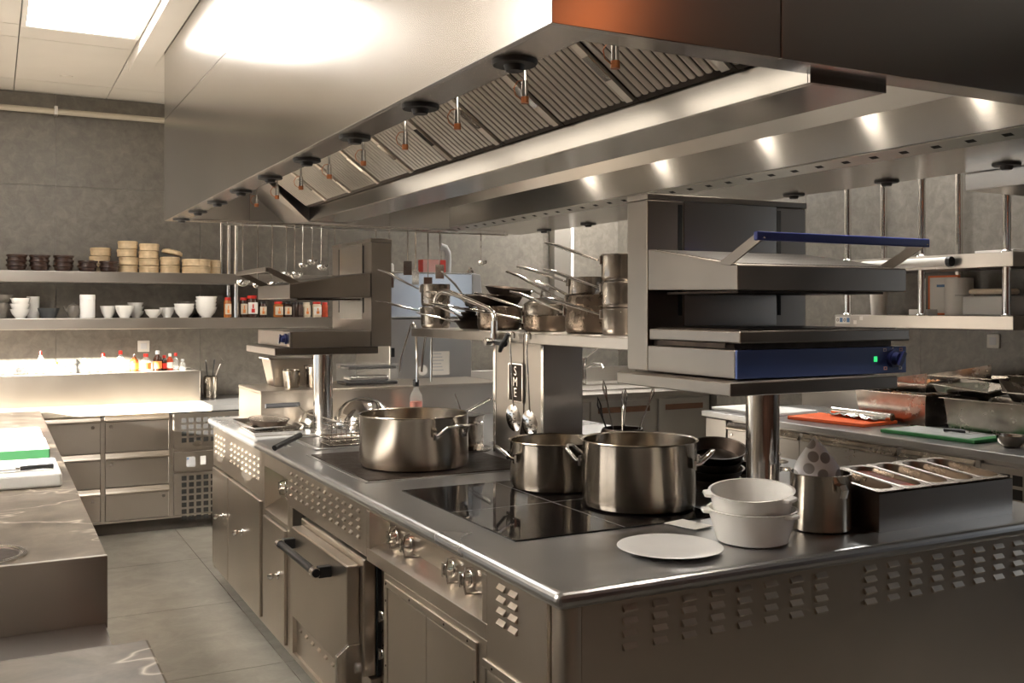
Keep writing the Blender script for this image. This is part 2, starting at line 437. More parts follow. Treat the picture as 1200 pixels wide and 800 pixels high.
for x in (-.9, .397, 1.7):
    W('bracket', M().box(x-.012, x+.012, 7.70, 7.799, 2.868, 2.93), 'steel_wall', pp, .003)

# ================================================================ EXTRACTION HOOD
HX0, HX1, HY0, HY1, HZ, HT = 0.868, 3.18, 1.51, 5.95, 2.0, 3.0
hood = thing('extraction_hood', 'large brushed steel extraction hood hanging over the cooking island', 'hood', (2.0, 3.7, 2.0))
sm = 2.575
W('side_panel', B(HX0, HX0+.012, HY0+.012, HY1, HZ, sm-.002), 'steel_hood', hood, .0015)
for a, b in ((HY0+.012, 3.768), (3.771, HY1)):
    W('upper_panel', B(HX0+.001, HX0+.012, a, b, sm+.002, HT), 'steel_hood', hood, .0015)
for a, b in ((HX0, 1.395), (1.398, 2.3), (2.303, HX1)):
    W('front_panel', B(a, b, HY0, HY0+.012, HZ, HT), 'steel_hood', hood, .0015)
W('side_panel', B(HX1-.012, HX1, HY0+.012, HY1, HZ, HT), 'steel_hood', hood, .0015)
W('end_panel', B(HX0+.012, HX1-.012, HY1-.012, HY1, HZ, HT), 'steel_hood', hood)
W('seam', M().box(HX0+.0122, HX0+.0135, HY0+.012, HY1, sm-.008, sm+.008).box(HX0+.0122, HX0+.0135, 3.762, 3.777, sm+.008, HT), 'black_gap', hood)
lz = .012
W('lip', B(HX0+.012, 0.975, HY0+.012, HY1-.012, HZ, HZ+lz), 'steel_hood', hood, .001)
W('lip', B(2.675, HX1-.012, HY0+.012, HY1-.012, HZ, HZ+lz), 'steel_hood', hood, .001)
W('lip', B(.975, 2.675, HY0+.012, HY0+.075, HZ, HZ+lz), 'steel_hood', hood, .001)
W('lip', B(.975, 2.675, HY1-.09, HY1-.012, HZ, HZ+lz), 'steel_hood', hood, .001)
yi0, yi1 = HY0+.075, HY1-.09
# inside faces
W('inner_panel', M().slab((.975, yi0, HZ+lz), (.975, yi1, HZ+lz), (1.0, yi1, 2.47), (1.0, yi0, 2.47), .004), 'steel_inside', hood)
W('inner_panel', M().slab((.975, yi0, HZ+lz), (1.0, yi0, 2.47), (2.6, yi0, 2.47), (2.675, yi0, HZ+lz), .004), 'steel_inside', hood)
for a, b in ((.975, 1.33), (1.333, 1.72), (1.723, 2.2), (2.203, 2.675)):
    W('inner_panel', B(a, b, yi1, yi1+.004, HZ+lz, 2.47), 'steel_inside', hood)
W('bright_panel', M().slab((2.61, yi0, 2.025), (2.61, yi0, 2.15), (2.61, yi1, 2.15), (2.61, yi1, 2.025), -.004), 'steel_bright', hood)
W('slot_strip', M().slab((2.61, yi0, 2.024), (2.61, yi1, 2.024), (2.675, yi1, 2.004), (2.675, yi0, 2.004), -.004), 'steel_inside', hood)
W('inner_panel', M().slab((2.61, yi0, 2.151), (2.45, yi0, 2.44), (2.45, yi1, 2.44), (2.61, yi1, 2.151), -.004), 'steel_inside', hood)
W('plenum_top', B(1.0, 2.6, yi0, yi1, 2.475, 2.485), 'steel_inside', hood)
y = 1.66
slot0 = None
while y < 5.8:
    if slot0 is None:
        slot0 = ob('slot', B(-.010, .010, -.016, .016, -.0025, .0), 'black_gap', hood)
    else: slot0 = rep(slot0, 'slot', hood)
    slot0.location = (2.642-2.0, y-3.7, 2.0125-2.0); slot0.rotation_euler = (0, math.radians(17.1), 0)
    y += 0.125
# centre trough
W('trough', M().box(1.54, 1.552, yi0, 5.35, 1.98, 2.075).box(1.552, 1.765, yi0, 5.35, 1.98, 1.99).box(1.758, 1.77, yi0, 5.35, 1.99, 2.075), 'steel_hood', hood, .002)
W('trough_end', M().slab((1.0, 5.35, 2.47), (1.54, 5.35, 1.98), (1.54, yi1, 2.012), (1.0, yi1, 2.47), .004).slab((1.54, 5.35, 1.98), (1.77, 5.35, 1.98), (1.77, yi1, 2.012), (1.54, yi1, 2.012), .004), 'steel_inside', hood)
W('trough_cap', B(1.541, 1.769, yi0-.006, yi0-.0005, 1.981, 2.074), 'steel_hood', hood)
# right filter bank (seen from the far side only)
W('filter_back', M().slab((1.77, yi0, 2.06), (1.77, 5.35, 2.06), (2.3, 5.35, 2.45), (2.3, yi0, 2.45), .01), 'steel_filter', hood)
# left filters: baffle panels on a slope
FA = math.atan(.74)
def fpt(s):          # s along the slope from the trough upwards
    return (1.535-s*math.cos(FA), 2.062+s*math.sin(FA))
FW = 0.392
fys = [1.795+FW*k for k in range(-1, 10)]
rib0 = None; fb0 = None; hd0 = None
SL = .60
for k, y0 in enumerate(fys):
    a = max(y0, yi0); b = min(y0+FW, 5.34)
    if b-a < .05: continue
    p0 = fpt(0.0); p1 = fpt(SL)
    nrm = Vector((-math.sin(FA), 0, -math.cos(FA)))
    fm = M().slab((p0[0], a+.002, p0[1]), (p1[0], a+.002, p1[1]), (p1[0], b-.002, p1[1]), (p0[0], b-.002, p0[1]), -.012)
    fo = W('filter', fm, 'black_iron', hood)
    nr = 12; st = FW/nr
    for j in range(nr):
        yy = y0+st*(j+.5)
        if yy < a+.012 or yy > b-.012 or j == 0: continue
        if rib0 is None:
            q0 = fpt(.012); q1 = fpt(SL-.01); off = nrm*.004
            rm = M().tube([(q0[0]+off.x-1.535, 0, q0[1]+off.z-2.062), (fpt(.02)[0]+off.x-1.535, 0, fpt(.02)[1]+off.z-2.062), (q1[0]+off.x-1.535, 0, q1[1]+off.z-2.062)], [.006, .0153, .0153], 8)
            rib0 = ob('rib', rm, 'steel_filter', fo)
            rib = rib0
        else: rib = rep(rib0, 'rib', fo)
        rib.parent = fo; rib.location = (1.535-2.0, yy-3.7, 2.062-2.0)
    # frame strip with two handle clips on the boundary
    if a == y0:
        q0 = fpt(.015); q1 = fpt(SL-.01)
        W('frame_strip', M().slab((q0[0]+nrm.x*.014, a+.004, q0[1]+nrm.z*.014), (q1[0]+nrm.x*.014, a+.004, q1[1]+nrm.z*.014), (q1[0]+nrm.x*.014, a+.034, q1[1]+nrm.z*.014), (q0[0]+nrm.x*.014, a+.034, q0[1]+nrm.z*.014), -.010), 'steel_filter', fo)
        for s0 in (.10, .33):
            h0 = fpt(s0); h1 = fpt(s0+.09)
            W('handle', M().slab((h0[0]+nrm.x*.02, a+.005, h0[1]+nrm.z*.02), (h1[0]+nrm.x*.02, a+.005, h1[1]+nrm.z*.02), (h1[0]+nrm.x*.02, a+.033, h1[1]+nrm.z*.02), (h0[0]+nrm.x*.02, a+.033, h0[1]+nrm.z*.02), -.006), 'chrome' if k % 2 else 'steel_pan', fo)
# round plugs on the lips
plug = ob('lip_disc', M().lathe([(0, -.020), (.018, -.020), (.022, -.008), (.044, -.008), (.047, -.004), (.047, 0)], 28), 'plug', hood)
plug.location = (.936-2.0, 1.78-3.7, 0)
for k in range(1, 9): rep(plug, 'lip_disc', hood, (.936-2.0, 1.78+.5*k-3.7, 0))
for yv in (1.73, 2.25, 2.77, 3.28, 3.82, 4.38, 4.97, 5.5): rep(plug, 'lip_disc', hood, (3.105-2.0, yv-3.7, 0))
# nozzles
def nozzle(x, y, z):
    o = ob('nozzle', M().cyl((0, 0, .018), (0, 0, .34), .0045, n=8).cyl((0, 0, .014), (0, 0, .055), .0085, n=10), 'chrome', hood)
    o.location = (x-2.0, y-3.7, z-2.0)
    ob('nozzle_cap', M().cyl((0, 0, 0), (0, 0, .016), .010, n=10).tube([(-.010, 0, .008), (-.026, 0, .018), (-.030, 0, .035), (-.02, 0, .052), (-.006, 0, .056)], .0013, 5), 'bulb_copper', o)
    return o
for k in range(9): nozzle(1.15, 1.735+.397*k, 2.0)
for yv in (1.95, 2.55, 3.15, 3.8, 4.5, 5.1): 
    o = nozzle(1.86, yv, 2.055)
# hood lamps on the right of the trough
for yv in (1.85, 2.35, 2.85, 3.45, 4.25, 4.95):
    l = thing('hood_lamp', 'small round work lamp fixed inside the hood above the trough', 'lamp', (2.12, yv, 2.29), 0, 'hood work lamps')
    ob('socket', M().lathe([(0, .05), (.03, .05), (.038, .0), (.034, .0)], 20), 'steel_inside', l)
    sd = bpy.data.lights.new('hood_lamp_beam', 'SPOT'); sd.energy = 30.0; sd.spot_size = math.radians(110); sd.spot_blend = 0.7; sd.color = (1.0, .90, .78); sd.shadow_soft_size = .03
    so = bpy.data.objects.new('hood_lamp_beam', sd); link(so); so.parent = l; so.location = (0, 0, -.045)
    ob('bulb', M().lathe([(0, -.03), (.018, -.026), (.03, -.01), (.032, .004), (0, .006)], 20), 'hood_bulb', l)
for yv in (2.1, 3.35, 4.6):  # unseen tubes added behind the lip to brighten filters and worktop
    l = thing('hood_fill_tube', 'unseen tube light added behind the hood lip to brighten the baffle filters', 'light', (.995, yv, 2.16), 0, 'added hood fill tubes')
    ob('housing', B(0, .02, -.56, .56, -.03, .03), 'white_matte', l, .002)
    ob('tube', M().cyl((.034, -.54, 0), (.034, .54, 0), .013, n=12), 'fill_tube_glow', l)
for xv, yv, zv in ((2.1, -.35, 2.66), (1.0, -1.3, 2.5)):
    l = thing('pendant_lamp', 'orange glass globe lamp hanging over the serving pass', 'lamp', (xv, yv, zv), 0, 'globe lamps over the pass')
    ob('globe', M().lathe([(0, -.10), (.05, -.087), (.087, -.05), (.10, 0), (.087, .05), (.05, .087), (0, .10)], 28), 'globe_glow', l)
    ob('cap', M().lathe([(.03, .092), (.03, .12), (0, .125)], 20), 'copper', l)
    ob('cord', M().cyl((0, 0, .12), (0, 0, ZC-zv), .006, n=8), 'black_plastic', l)
W('service_box', B(3.2, 3.75, 1.4, 2.49, 1.935, 2.05), 'steel_hood', hood, .003)

# ================================================================ COOKING ISLAND
IX0, IX1, IY0, IY1, ITOP = 1.05, 2.84, 1.80, 5.64, 0.90
isl = thing('cooking_island', 'long stainless steel cooking island with oven, hobs and louvred panels', 'island', (1.95, 3.7, 0))
W('worktop', B(IX0, IX1, IY0, IY1, .862, ITOP), 'steel_top', isl, .018, 4)
FX = 1.08
W('carcass', M().box(1.205, 2.81, 1.842, 5.6, .10, .8615), 'steel_front', isl)
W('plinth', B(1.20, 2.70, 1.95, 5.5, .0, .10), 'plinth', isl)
W('corner_post', M().cyl((1.116, 1.868, .10), (1.116, 1.868, .8615), .0365, n=24), 'steel_front', isl)
W('near_panel', B(1.128, 2.81, 1.832, 1.842, .10, .8615), 'steel_front', isl, .001)
F = [  # facade blocks y0 y1 z0 z1
    (4.50, 5.62, .64, .8615), (5.605, 5.62, .075, .64),
    (4.46, 4.50, .10, .8615), (4.04, 4.07, .10, .8615), (4.07, 4.46, .795, .8615), (4.07, 4.46, .585, .605), 
    (3.09, 4.04, .69, .8615), (3.99, 4.04, .10, .69),
    (2.20, 3.09, .843, .8615), (2.20, 3.09, .68, .722), (2.20, 2.93, .10, .68), (1.90, 2.20, .10, .8615), (2.200, 2.228, .722, .843), (3.062, 3.09, .722, .843)]
for a, b, c, d in F:
    W('facade_panel', B(FX, 1.204, a+.0008, b-.0008, c+.0004, d-.0004), 'steel_front', isl, .0015)
W('oven_skirt', B(1.096, 1.204, 3.091, 3.989, .10, .287), 'steel_front', isl, .001)
# base rail
W('base_rail', B(FX+.004, 1.2, 1.90, 5.604, .078, .10), 'steel_front', isl, .002)
W('end_panel', B(FX+.01, 2.81, 5.605, 5.62, .076, .86), 'steel_front', isl, .001)
# doors
def knob(parent, y, z, x=FX-.012):
    W('handle', M().cyl((x, y, z), (x-.032, y, z), .009, n=12).cyl((x, y, z), (x-.004, y, z), .017, n=16).tube([(x-.030, y-.030, z+.010), (x-.034, y, z), (x-.030, y+.030, z-.006)], [.008, .014, .008], 10), 'chrome', parent)
def door(y0, y1, z0, z1, hy=None, hz=None, frame=False):
    o = W('door', B(FX-.012, FX+.10, y0+.003, y1-.003, z0, z1), 'steel_front', isl, .004)
    if hy: knob(o, hy, hz)
    return o
door(5.195, 5.60, .105, .632, 5.32, .412); door(4.505, 5.185, .105, .632, 4.86, .42)
door(4.075, 4.455, .105, .580, 4.17, .375)
# double door with frame and screws
W('door_frame', M().box(FX-.006, FX, 2.25, 2.905, .642, .662).box(FX-.006, FX, 2.885, 2.905, .12, .642).box(FX-.006, FX, 2.25, 2.27, .12, .642), 'steel_front', isl, .0015)
W('door', B(FX-.004, FX+.002, 2.579, 2.882, .12, .638), 'steel_front', isl, .002)
W('door', B(FX-.004, FX+.002, 2.273, 2.575, .12, .638), 'steel_front', isl, .002)
for yv, zv in ((2.895, .60), (2.895, .652), (2.70, .652), (2.45, .652), (2.30, .652), (2.26, .56), (2.26, .40), (2.895, .4)):
    W('screw', M().cyl((FX-.0075, yv, zv), (FX-.006, yv, zv), .0035, n=8), 'black_iron', isl)
W('door_frame', M().box(FX-.006, FX, 1.93, 2.215, .615, .635).box(FX-.006, FX, 2.197, 2.215, .12, .615).box(FX-.006, FX, 1.93, 1.948, .12, .615), 'steel_front', isl, .0015)
W('door', B(FX-.004, FX+.002, 1.951, 2.194, .12, .611), 'steel_front', isl, .002)
for yv, zv in ((2.206, .55), (2.16, .625), (2.03, .625)):
    W('screw', M().cyl((FX-.0075, yv, zv), (FX-.006, yv, zv), .0035, n=8), 'black_iron', isl)
# louvres
LV = M().prism([(0, .0075), (-.009, -.0035), (-.0075, -.0075), (0, -.0075)], 'y', -.019, .019)
lv0 = ob('louvre', LV, 'steel_front', isl)
lv1 = ob('louvre', M().prism([(0, .006), (-.008, -.003), (-.0065, -.006), (0, -.006)], 'y', -.0125, .0125), 'steel_front', isl)
first1 = [True]
def louv1(x, y, z):
    if first1[0]: o = lv1; first1[0] = False
    else: o = rep(lv1, 'louvre', isl)
    o.location = (x-1.95, y-3.7, z)
first = [True]
def louv(x, y, z, r=0):
    if first[0]:
        o = lv0; first[0] = False
    else: o = rep(lv0, 'louvre', isl)
    o.location = (x-1.95, y-3.7, z); o.rotation_euler = (0, 0, r)
for r in range(4):
    for c in range(8):
        louv(1.252+.0815*c, 1.832, .838-.0285*r, PI/2)
        louv(1.992+.083*c, 1.832, .836-.0285*r, PI/2)
    for c in range(2): louv(FX, 2.115-.06*c, .832-.028*r)
    for c in range(12): louv1(FX, 4.0-.076*c, .828-.0285*r)
    for c in range(4): louv1(FX, 5.55-.072*c, .812-.03*r)
    for c in range(8): louv1(FX, 5.16-.083*c, .812-.03*r)
for r in range(2):
    for c in range(8): louv1(1.096, 3.92-.085*c, .245-.035*r)
# control niche, large
W('control_panel', B(1.15, 1.16, 2.228, 3.062, .722, .843), 'steel_front', isl)
W('niche_floor', M().prism([(FX+.002, .7225), (1.15, .7225), (1.15, .745)], 'y', 2.229, 3.061), 'steel_front', isl)
def ctrl(parent, x, y, z, r=.021, flat=True):
    o = W('knob', M().cyl((x, y, z), (x-.012, y, z), r, n=18).cyl((x-.012, y, z), (x-.034, y, z), r*.82, r*.7, n=18), 'chrome', parent, .002)
    W('knob_grip', M().box(x-.040, x-.034, y-.004, y+.004, z-r*.8, z+r*.8), 'chrome', o, .001)
    return o
for yv in (2.985, 2.865, 2.545, 2.43): ctrl(isl, 1.15, yv, .772, .025)
def guard(y, z0, z1, x=1.149):
    W('guard_loop', M().tube([(x, y, z1), (x-.045, y, z1-.004), (x-.052, y, (z0+z1)/2), (x-.045, y, z0+.004), (x, y, z0)], .0035, 8), 'chrome', isl)
for yv in (2.935, 2.81, 2.49, 2.375): guard(yv, .745, .820)
for yv, mt in ((3.0, 'lamp_off'), (2.95, 'blue_knob'), (2.88, 'lamp_red'), (2.835, 'blue_knob'), (2.565, 'lamp_off'), (2.51, 'lamp_white'), (2.445, 'lamp_off'), (2.395, 'lamp_white')):
    W('indicator', M().cyl((1.15, yv, .818), (1.143, yv, .818), .007, n=12), mt, isl)
# control niche, small
W('control_panel', B(1.165, 1.175, 4.07, 4.46, .605, .795), 'steel_front', isl)
W('niche_floor', M().prism([(FX+.002, .6055), (1.165, .6055), (1.165, .655)], 'y', 4.071, 4.459), 'steel_front', isl)
for yv in (4.40, 4.28, 4.16): ctrl(isl, 1.165, yv, .712)
for yv in (4.34, 4.22, 4.10): guard(yv, .68, .745, 1.164)
for yv, mt in ((4.42, 'lamp_green'), (4.36, 'blue_knob'), (4.28, 'lamp_green'), (4.25, 'lamp_green'), (4.16, 'blue_knob')):
    W('indicator', M().box(1.158, 1.165, yv-.006, yv+.006, .762, .774), mt, isl)
# oven door
W('oven_recess', B(1.12, 1.2, 3.10, 3.985, .29, .685), 'black_gap', isl)
od = W('oven_door', B(1.03, 1.075, 3.14, 3.82, .305, .655), 'steel_front', isl, .006)
W('door_rim', B(1.075, 1.12, 3.105, 3.85, .292, .678), 'steel_front', od, .006)
W('handle', M().cyl((.975, 3.30, .600), (.975, 3.80, .600), .014, n=14), 'black_plastic', od)
for yv in (3.32, 3.78):
    W('handle_bracket', B(.985, 1.03, yv-.016, yv+.016, .580, .618), 'black_plastic', od, .003)
    W('handle_ring', M().cyl((.975, yv-.016, .6), (.975, yv+.016, .6), .0175, n=14), 'chrome', od)
W('hinge_block', M().prism([(.99, .27), (1.075, .27), (1.075, .40), (1.03, .40), (.99, .37)], 'y', 3.118, 3.138), 'chrome', od, .002)
W('lit_slot', B(1.074, 1.0795, 3.86, 3.97, .30, .35), 'white_plate', isl)  # white colour stands in for the light falling on this slot
# narrow recess with two knobs beside the oven
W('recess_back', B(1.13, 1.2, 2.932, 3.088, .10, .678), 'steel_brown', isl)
for zv in (.52, .40, .28):
    ctrl(isl, 1.13, 3.0, zv, .022)
# hobs
hob = W('glass_hob', B(1.19, 1.87, 2.26, 3.06, ITOP, ITOP+.004), 'glass_black', isl, .0015)
W('zone_line', M().box(1.19, 1.87, 2.657, 2.6595, ITOP+.004, ITOP+.0043).box(1.528, 1.5305, 2.26, 3.06, ITOP+.004, ITOP+.0043), 'hob_line', hob)
hp = W('hotplate', B(1.15, 1.80, 3.27, 3.97, ITOP, ITOP+.006), 'black_iron', isl, .003)
W('hotplate_rim', M().box(1.135, 1.15, 3.255, 3.985, ITOP, ITOP+.003).box(1.80, 1.815, 3.255, 3.985, ITOP, ITOP+.003).box(1.15, 1.80, 3.255, 3.27, ITOP, ITOP+.003).box(1.15, 1.80, 3.97, 3.985, ITOP, ITOP+.003), 'steel_top', isl, .001)
lg = thing('raised_ledge', 'long raised steel ledge across the far end of the island', 'ledge', (1.9, 5.36, ITOP))
W('top', B(1.215, 2.62, 5.10, 5.62, 1.062, 1.077), 'steel_front', lg, .003)
W('front', B(1.217, 2.618, 5.104, 5.116, ITOP+.0005, 1.0615), 'steel_front', lg, .001)
for a in (1.217, 2.606): W('side', B(a, a+.012, 5.1165, 5.616, ITOP+.0005, 1.0615), 'steel_front', lg, .001)
# service column with shelf
colm = thing('pot_shelf', 'steel shelf on a square column in the middle of the island carrying saucepans', 'shelf', (1.94, 3.5, ITOP))
W('column', B(1.854, 2.032, 3.293, 3.707, ITOP, 1.368), 'steel', colm, .003)
W('column_trim', M().box(1.851, 1.854, 3.285, 3.305, ITOP, 1.366).box(1.851, 1.854, 3.69, 3.712, ITOP, 1.366), 'chrome', colm, .001)
W('shelf_board', B(1.72, 2.16, 2.47, 4.30, 1.372, 1.41), 'steel', colm, .003)
W('skirt', B(1.82, 2.05, 3.25, 3.75, 1.36, 1.372), 'steel', colm, .001)
bd = W('badge', M().prism([(3.445, 1.13), (3.561, 1.13), (3.561, 1.275), (3.53, 1.283), (3.475, 1.283), (3.445, 1.275)], 'x', 1.847, 1.8535), 'black_iron', colm, .002)
W('badge_rim', M().box(1.8455, 1.847, 3.442, 3.449, 1.128, 1.28).box(1.8455, 1.847, 3.557, 3.564, 1.128, 1.28).box(1.8455, 1.847, 3.449, 3.557, 1.128, 1.134).box(1.8455, 1.847, 3.449, 3.557, 1.277, 1.283), 'chrome', bd)
for k, ch in enumerate('SME'):
    text('badge_letter', ch, .052, 'chrome', bd, (1.846-1.94, 3.503-3.5, 1.250-.043*k-ITOP), (PI/2, 0, -PI/2))

# ================================================================ SALAMANDER GRILLS
def pedestal(label, loc, rz):
    t = thing('grill_stand', label, 'stand', loc, rz)
    ob('post', M().cyl((0, 0, .006), (0, 0, .385), .047, n=32), 'chrome_post', t)
    ob('foot_ring', M().lathe([(.047, 0), (.058, 0), (.058, .006), (.047, .008)], 32), 'steel', t)
    ob('plate', B(-.36, .215, -.29, .205, .386, .419), 'steel_grill', t, .003)
    return t
steel('chrome_post', (0.62, 0.59, 0.56), 0.10, 0.18, (1, 1, .05), 6.0, 0.06)
def salamander(label, loc, rz, pan, bar, knobm, lamp):
    t = thing('salamander_grill', label, 'grill', loc, rz)       # local front is -y, base z=0
    ob('body', B(-.3, .3, -.235, .138, .003, .076), 'steel_grill', t, .003)
    fp = ob('front_panel', B(-.3, .3, -.245, -.2355, .003, .076), pan, t, .002)
    if lamp: ob('tray', B(-.297, .305, -.252, .136, .092, .124), 'steel_grill', t, .004)
    if lamp: ob('tray_rail', M().box(-.302, -.298, -.20, .08, .080, .092).box(-.28, .28, -.21, .136, .0762, .0915), 'black_iron', t)
    if lamp: ob('grate', B(-.275, .28, -.225, .134, .1245, .127), 'black_iron', t)
    ob('back_column', B(-.3, .3, .14, .24, .003, .49), 'steel_grill', t, .003)
    ob('column_cap', B(-.302, .302, .137, .242, .491, .508), 'steel_grill', t, .002)
    ob('back_plate', B(-.172, .178, .1375, .1398, .13, .49), 'steel_hood', t)
    for x in (-.185, .19):
        ob('guide_slot', B(x-.007, x+.007, .1385, .1399, .16, .48), 'black_gap', t)
    # canopy: wedge with a perforated top
    c = ob('canopy', M().prism([(-.245, .226), (.137, .232), (.137, .348), (-.245, .290)], 'x', -.3, .3), 'steel_grill', t, .003)
    ob('top_mesh', M().prism([(-.215, .2948), (.120, .3457), (.120, .3470), (-.215, .2961)], 'x', -.28, .28), 'perforated', c)
    ob('heater', M().box(-.26, .26, -.2, .1, .220, .2265), 'black_iron', c)
    for x in (-.304, .262):
        ob('arm', M().prism([(-.225, .288), (-.175, .294), (-.325, .366), (-.350, .350)], 'x', x-.0025, x+.0025), 'steel_grill', t, .001)
        ob('rivet', M().cyl((x-.006 if x < 0 else x, -.335, .353), (x if x < 0 else x+.006, -.335, .353), .005, n=10), 'chrome', t)
    ob('handle_bar', B(-.325, .272, -.347, -.332, .344, .366), bar, t, .003)
    k = ob('knob', M().cyl((.247, -.245, .043), (.247, -.256, .043), .024, n=24).cyl((.247, -.256, .043), (.247, -.272, .043), .018, .016, n=24), knobm, fp)
    ob('knob_grip', M().box(.241, .253, -.280, -.272, .022, .064).xf(Matrix.Translation((.247, 0, .043)) @ Matrix.Rotation(math.radians(30), 4, 'Y') @ Matrix.Translation((-.247, 0, -.043))), knobm, k)
    if lamp:
        ob('indicator', B(.174, .186, -.2465, -.245, .036, .050), 'lamp_green', fp)
        for dx, dz, mt in ((-.031, .024, 'label_grey'), (.031, .024, 'pink_print'), (-.029, -.026, 'pink_print'), (.029, -.026, 'label_grey')):
            ob('symbol', M().box(.247+dx-.006, .247+dx+.006, -.2458, -.245, .043+dz-.0045, .043+dz-.0025).box(.247+dx-.006, .247+dx+.006, -.2458, -.245, .043+dz+.0025, .043+dz+.0045).box(.247+dx-.006, .247+dx-.004, -.2458, -.245, .043+dz-.0025, .043+dz+.0025).box(.247+dx+.004, .247+dx+.006, -.2458, -.245, .043+dz-.0025, .043+dz+.0025), mt, fp)
        ob('symbol', B(.245, .249, -.2458, -.245, .070, .074), 'label_grey', fp)
    return t
pedestal('chrome post with steel plate carrying the blue fronted grill', (1.946, 2.18, ITOP), 0)
salamander('salamander grill with blue front panel and blue handle bar', (1.946, 2.18, ITOP+.420), 0, 'blue_panel', 'blue_bar', 'blue_knob', True)
pedestal('chrome post with steel plate carrying the plain steel grill', (1.425, 4.71, ITOP), -90)
salamander('plain steel salamander grill facing the drawer counter side aisle', (1.425, 4.71, ITOP+.420), -90, 'steel_grill', 'steel_grill', 'blue_knob', False)

# ================================================================ POTS ON THE HOBS
def pot_body(r, h, t=.004):
    return M().lathe([(0, 0), (r*.9, 0), (r*.965, .006), (r, .025), (r, h-.006), (r+.005, h), (r+.004, h+.002), (r-t, h-.001), (r-t, .03), (r*.93, .010), (0, .010)], 56)
def pot(label, loc, r, h, hang, group=None):
    t = thing('stock_pot', label, 'pot', loc, 0, group)
    ob('body', pot_body(r, h), 'steel_pot', t)
    ob('base', M().lathe([(0, -.0), (r*.86, 0), (r*.90, .004), (r*.90, .010), (0, .010)], 48), 'steel_pan', t)
    for a in (hang, hang+180):
        z = h*.78; w = r*.33 if r > .16 else .05
        m = M().tube([(r-.004, -w, z-.02), (r+.012, -w, z-.016), (r+.042, -w*.75, z+.012), (r+.048, 0, z+.016), (r+.042, w*.75, z+.012), (r+.012, w, z-.016), (r-.004, w, z-.02)], .0058, 10)
        m.box(r-.004, r+.003, -w-.012, -w+.012, z-.034, z-.006).box(r-.004, r+.003, w-.012, w+.012, z-.034, z-.006)
        ob('handle', m.rz(a), 'chrome', t)
    return t
pot('wide brushed steel stock pot standing alone on the black hotplate', (1.423, 3.529, ITOP+.006), .207, .196, -72)
pot('smaller brushed steel pot on the glass hob behind the tall stock pot', (1.672, 2.885, ITOP+.004), .152, .158, -195)
pot('tall brushed steel stock pot on the glass hob below the blue fronted grill', (1.742, 2.497, ITOP+.004), .173, .200, -42)
# small lidded bain marie pot with tongs behind the wide pot
t = thing('sauce_pot', 'small covered steel pot standing against the service column', 'pot', (1.77, 3.84, ITOP))
ob('body', M().lathe([(0, 0), (.085, 0), (.09, .01), (.09, .14), (.094, .145), (.094, .15), (0, .152)], 36), 'steel_pan', t)
ob('band', M().lathe([(.0905, .112), (.0935, .114), (.0935, .122), (.0905, .124)], 36), 'chrome', t)
ob('base_tray', M().lathe([(0, -.0), (.12, 0), (.128, .008), (.12, .006), (0, .004)], 36), 'steel_pan', t)
m = M().tube([(0, 0, 0), (.11, .02, .062), (.125, .022, .07), (.13, .03, .066), (.12, .04, .058), (.01, .03, -.002)], .003, 6).tube([(0, .03, 0), (-.03, .02, .085)], .003, 6)
single('kitchen_tongs', m, 'chrome', 'thin wire tongs lying on the small covered pot', 'tongs', (1.74, 3.80, ITOP+.157), -40)

# ================================================================ BLACK PANS
def blackpan(label, loc, r, h, ha, hl, tilt=0, group=None, steelh=False):
    t = thing('frying_pan', label, 'pan', loc, 0, group)
    ob('body', M().lathe([(0, 0), (r*.8, 0), (r, h), (r+.003, h+.001), (r-.003, h), (r*.78, .004), (0, .004)], 36), 'black_iron', t)
    ob('handle', M().tube([(r-.006, 0, h*.7), (r+.03, 0, h*.9), (r+hl*.6, 0, h+.012), (r+hl, 0, h+.02)], [.008, .007, .009, .007], 8, .5).rz(ha), 'chrome' if steelh else 'black_iron', t)
    t.rotation_euler = (math.radians(tilt), math.radians(-tilt*.6), 0)
    return t
for k in range(4):
    blackpan(('lowest', 'second', 'third', 'topmost')[k]+' small black iron pan of the crooked stack beside the tall stock pot', (2.115+.008*(k % 2), 2.62-.006*k, ITOP+.002+.034*k), .098, .038, -35+55*k, .055, 0 if k == 0 else 4*k, 'stacked black iron pans')
for k in range(3):
    t = thing('gratin_dish', ('lowest', 'middle', 'topmost')[k]+' black ring handled dish of the stack behind the chrome grill post', 'dish', (2.36, 2.72, ITOP+.002+.022*k), 0, 'stacked ring handled dishes')
    ob('body', M().lathe([(0, 0), (.085, 0), (.112, .03), (.115, .031), (.110, .030), (.083, .004), (0, .004)], 36), 'black_iron', t)
    for s_ in (1, -1):
        ob('ring_handle', M().tube([(s_*(.112+.026+.026*math.cos(a*PI/6)), .026*math.sin(a*PI/6), .03) for a in range(13)], .0042, 6).rz(160+14*k), 'steel_pan', t)

# ================================================================ NEAR END OF THE ISLAND
single('dinner_plate', M().lathe([(0, .0), (.085, .0), (.125, .010), (.131, .012), (.126, .0135), (.085, .006), (0, .006)], 64), 'white_plate',
       'round white dinner plate lying on the steel worktop corner', 'plate', (1.487, 2.0, ITOP+.001))
def wbowl(label, z, rx, ry, group, r0):
    t = thing('serving_bowl', label, 'bowl', (1.737, 1.985, z), 0, group)
    t.rotation_euler = (math.radians(rx), math.radians(ry), 0)
    ob('body', M().lathe([(0, 0), (.083, 0), (.090, .004), (r0, .082), (r0+.003, .085), (r0-.004, .085), (.086, .008), (0, .008)], 56), 'porcelain', t)
    for a in (-75, 150):
        ob('lug', M().prism([(r0-.004, -.026), (r0+.016, -.018), (r0+.016, .018), (r0-.004, .026)], 'z', .074, .084).rz(a), 'porcelain', t, .003)
wbowl('lower of the two nested white porcelain bowls on the island corner', ITOP+.001, 0, 0, 'nested white bowls', .113)
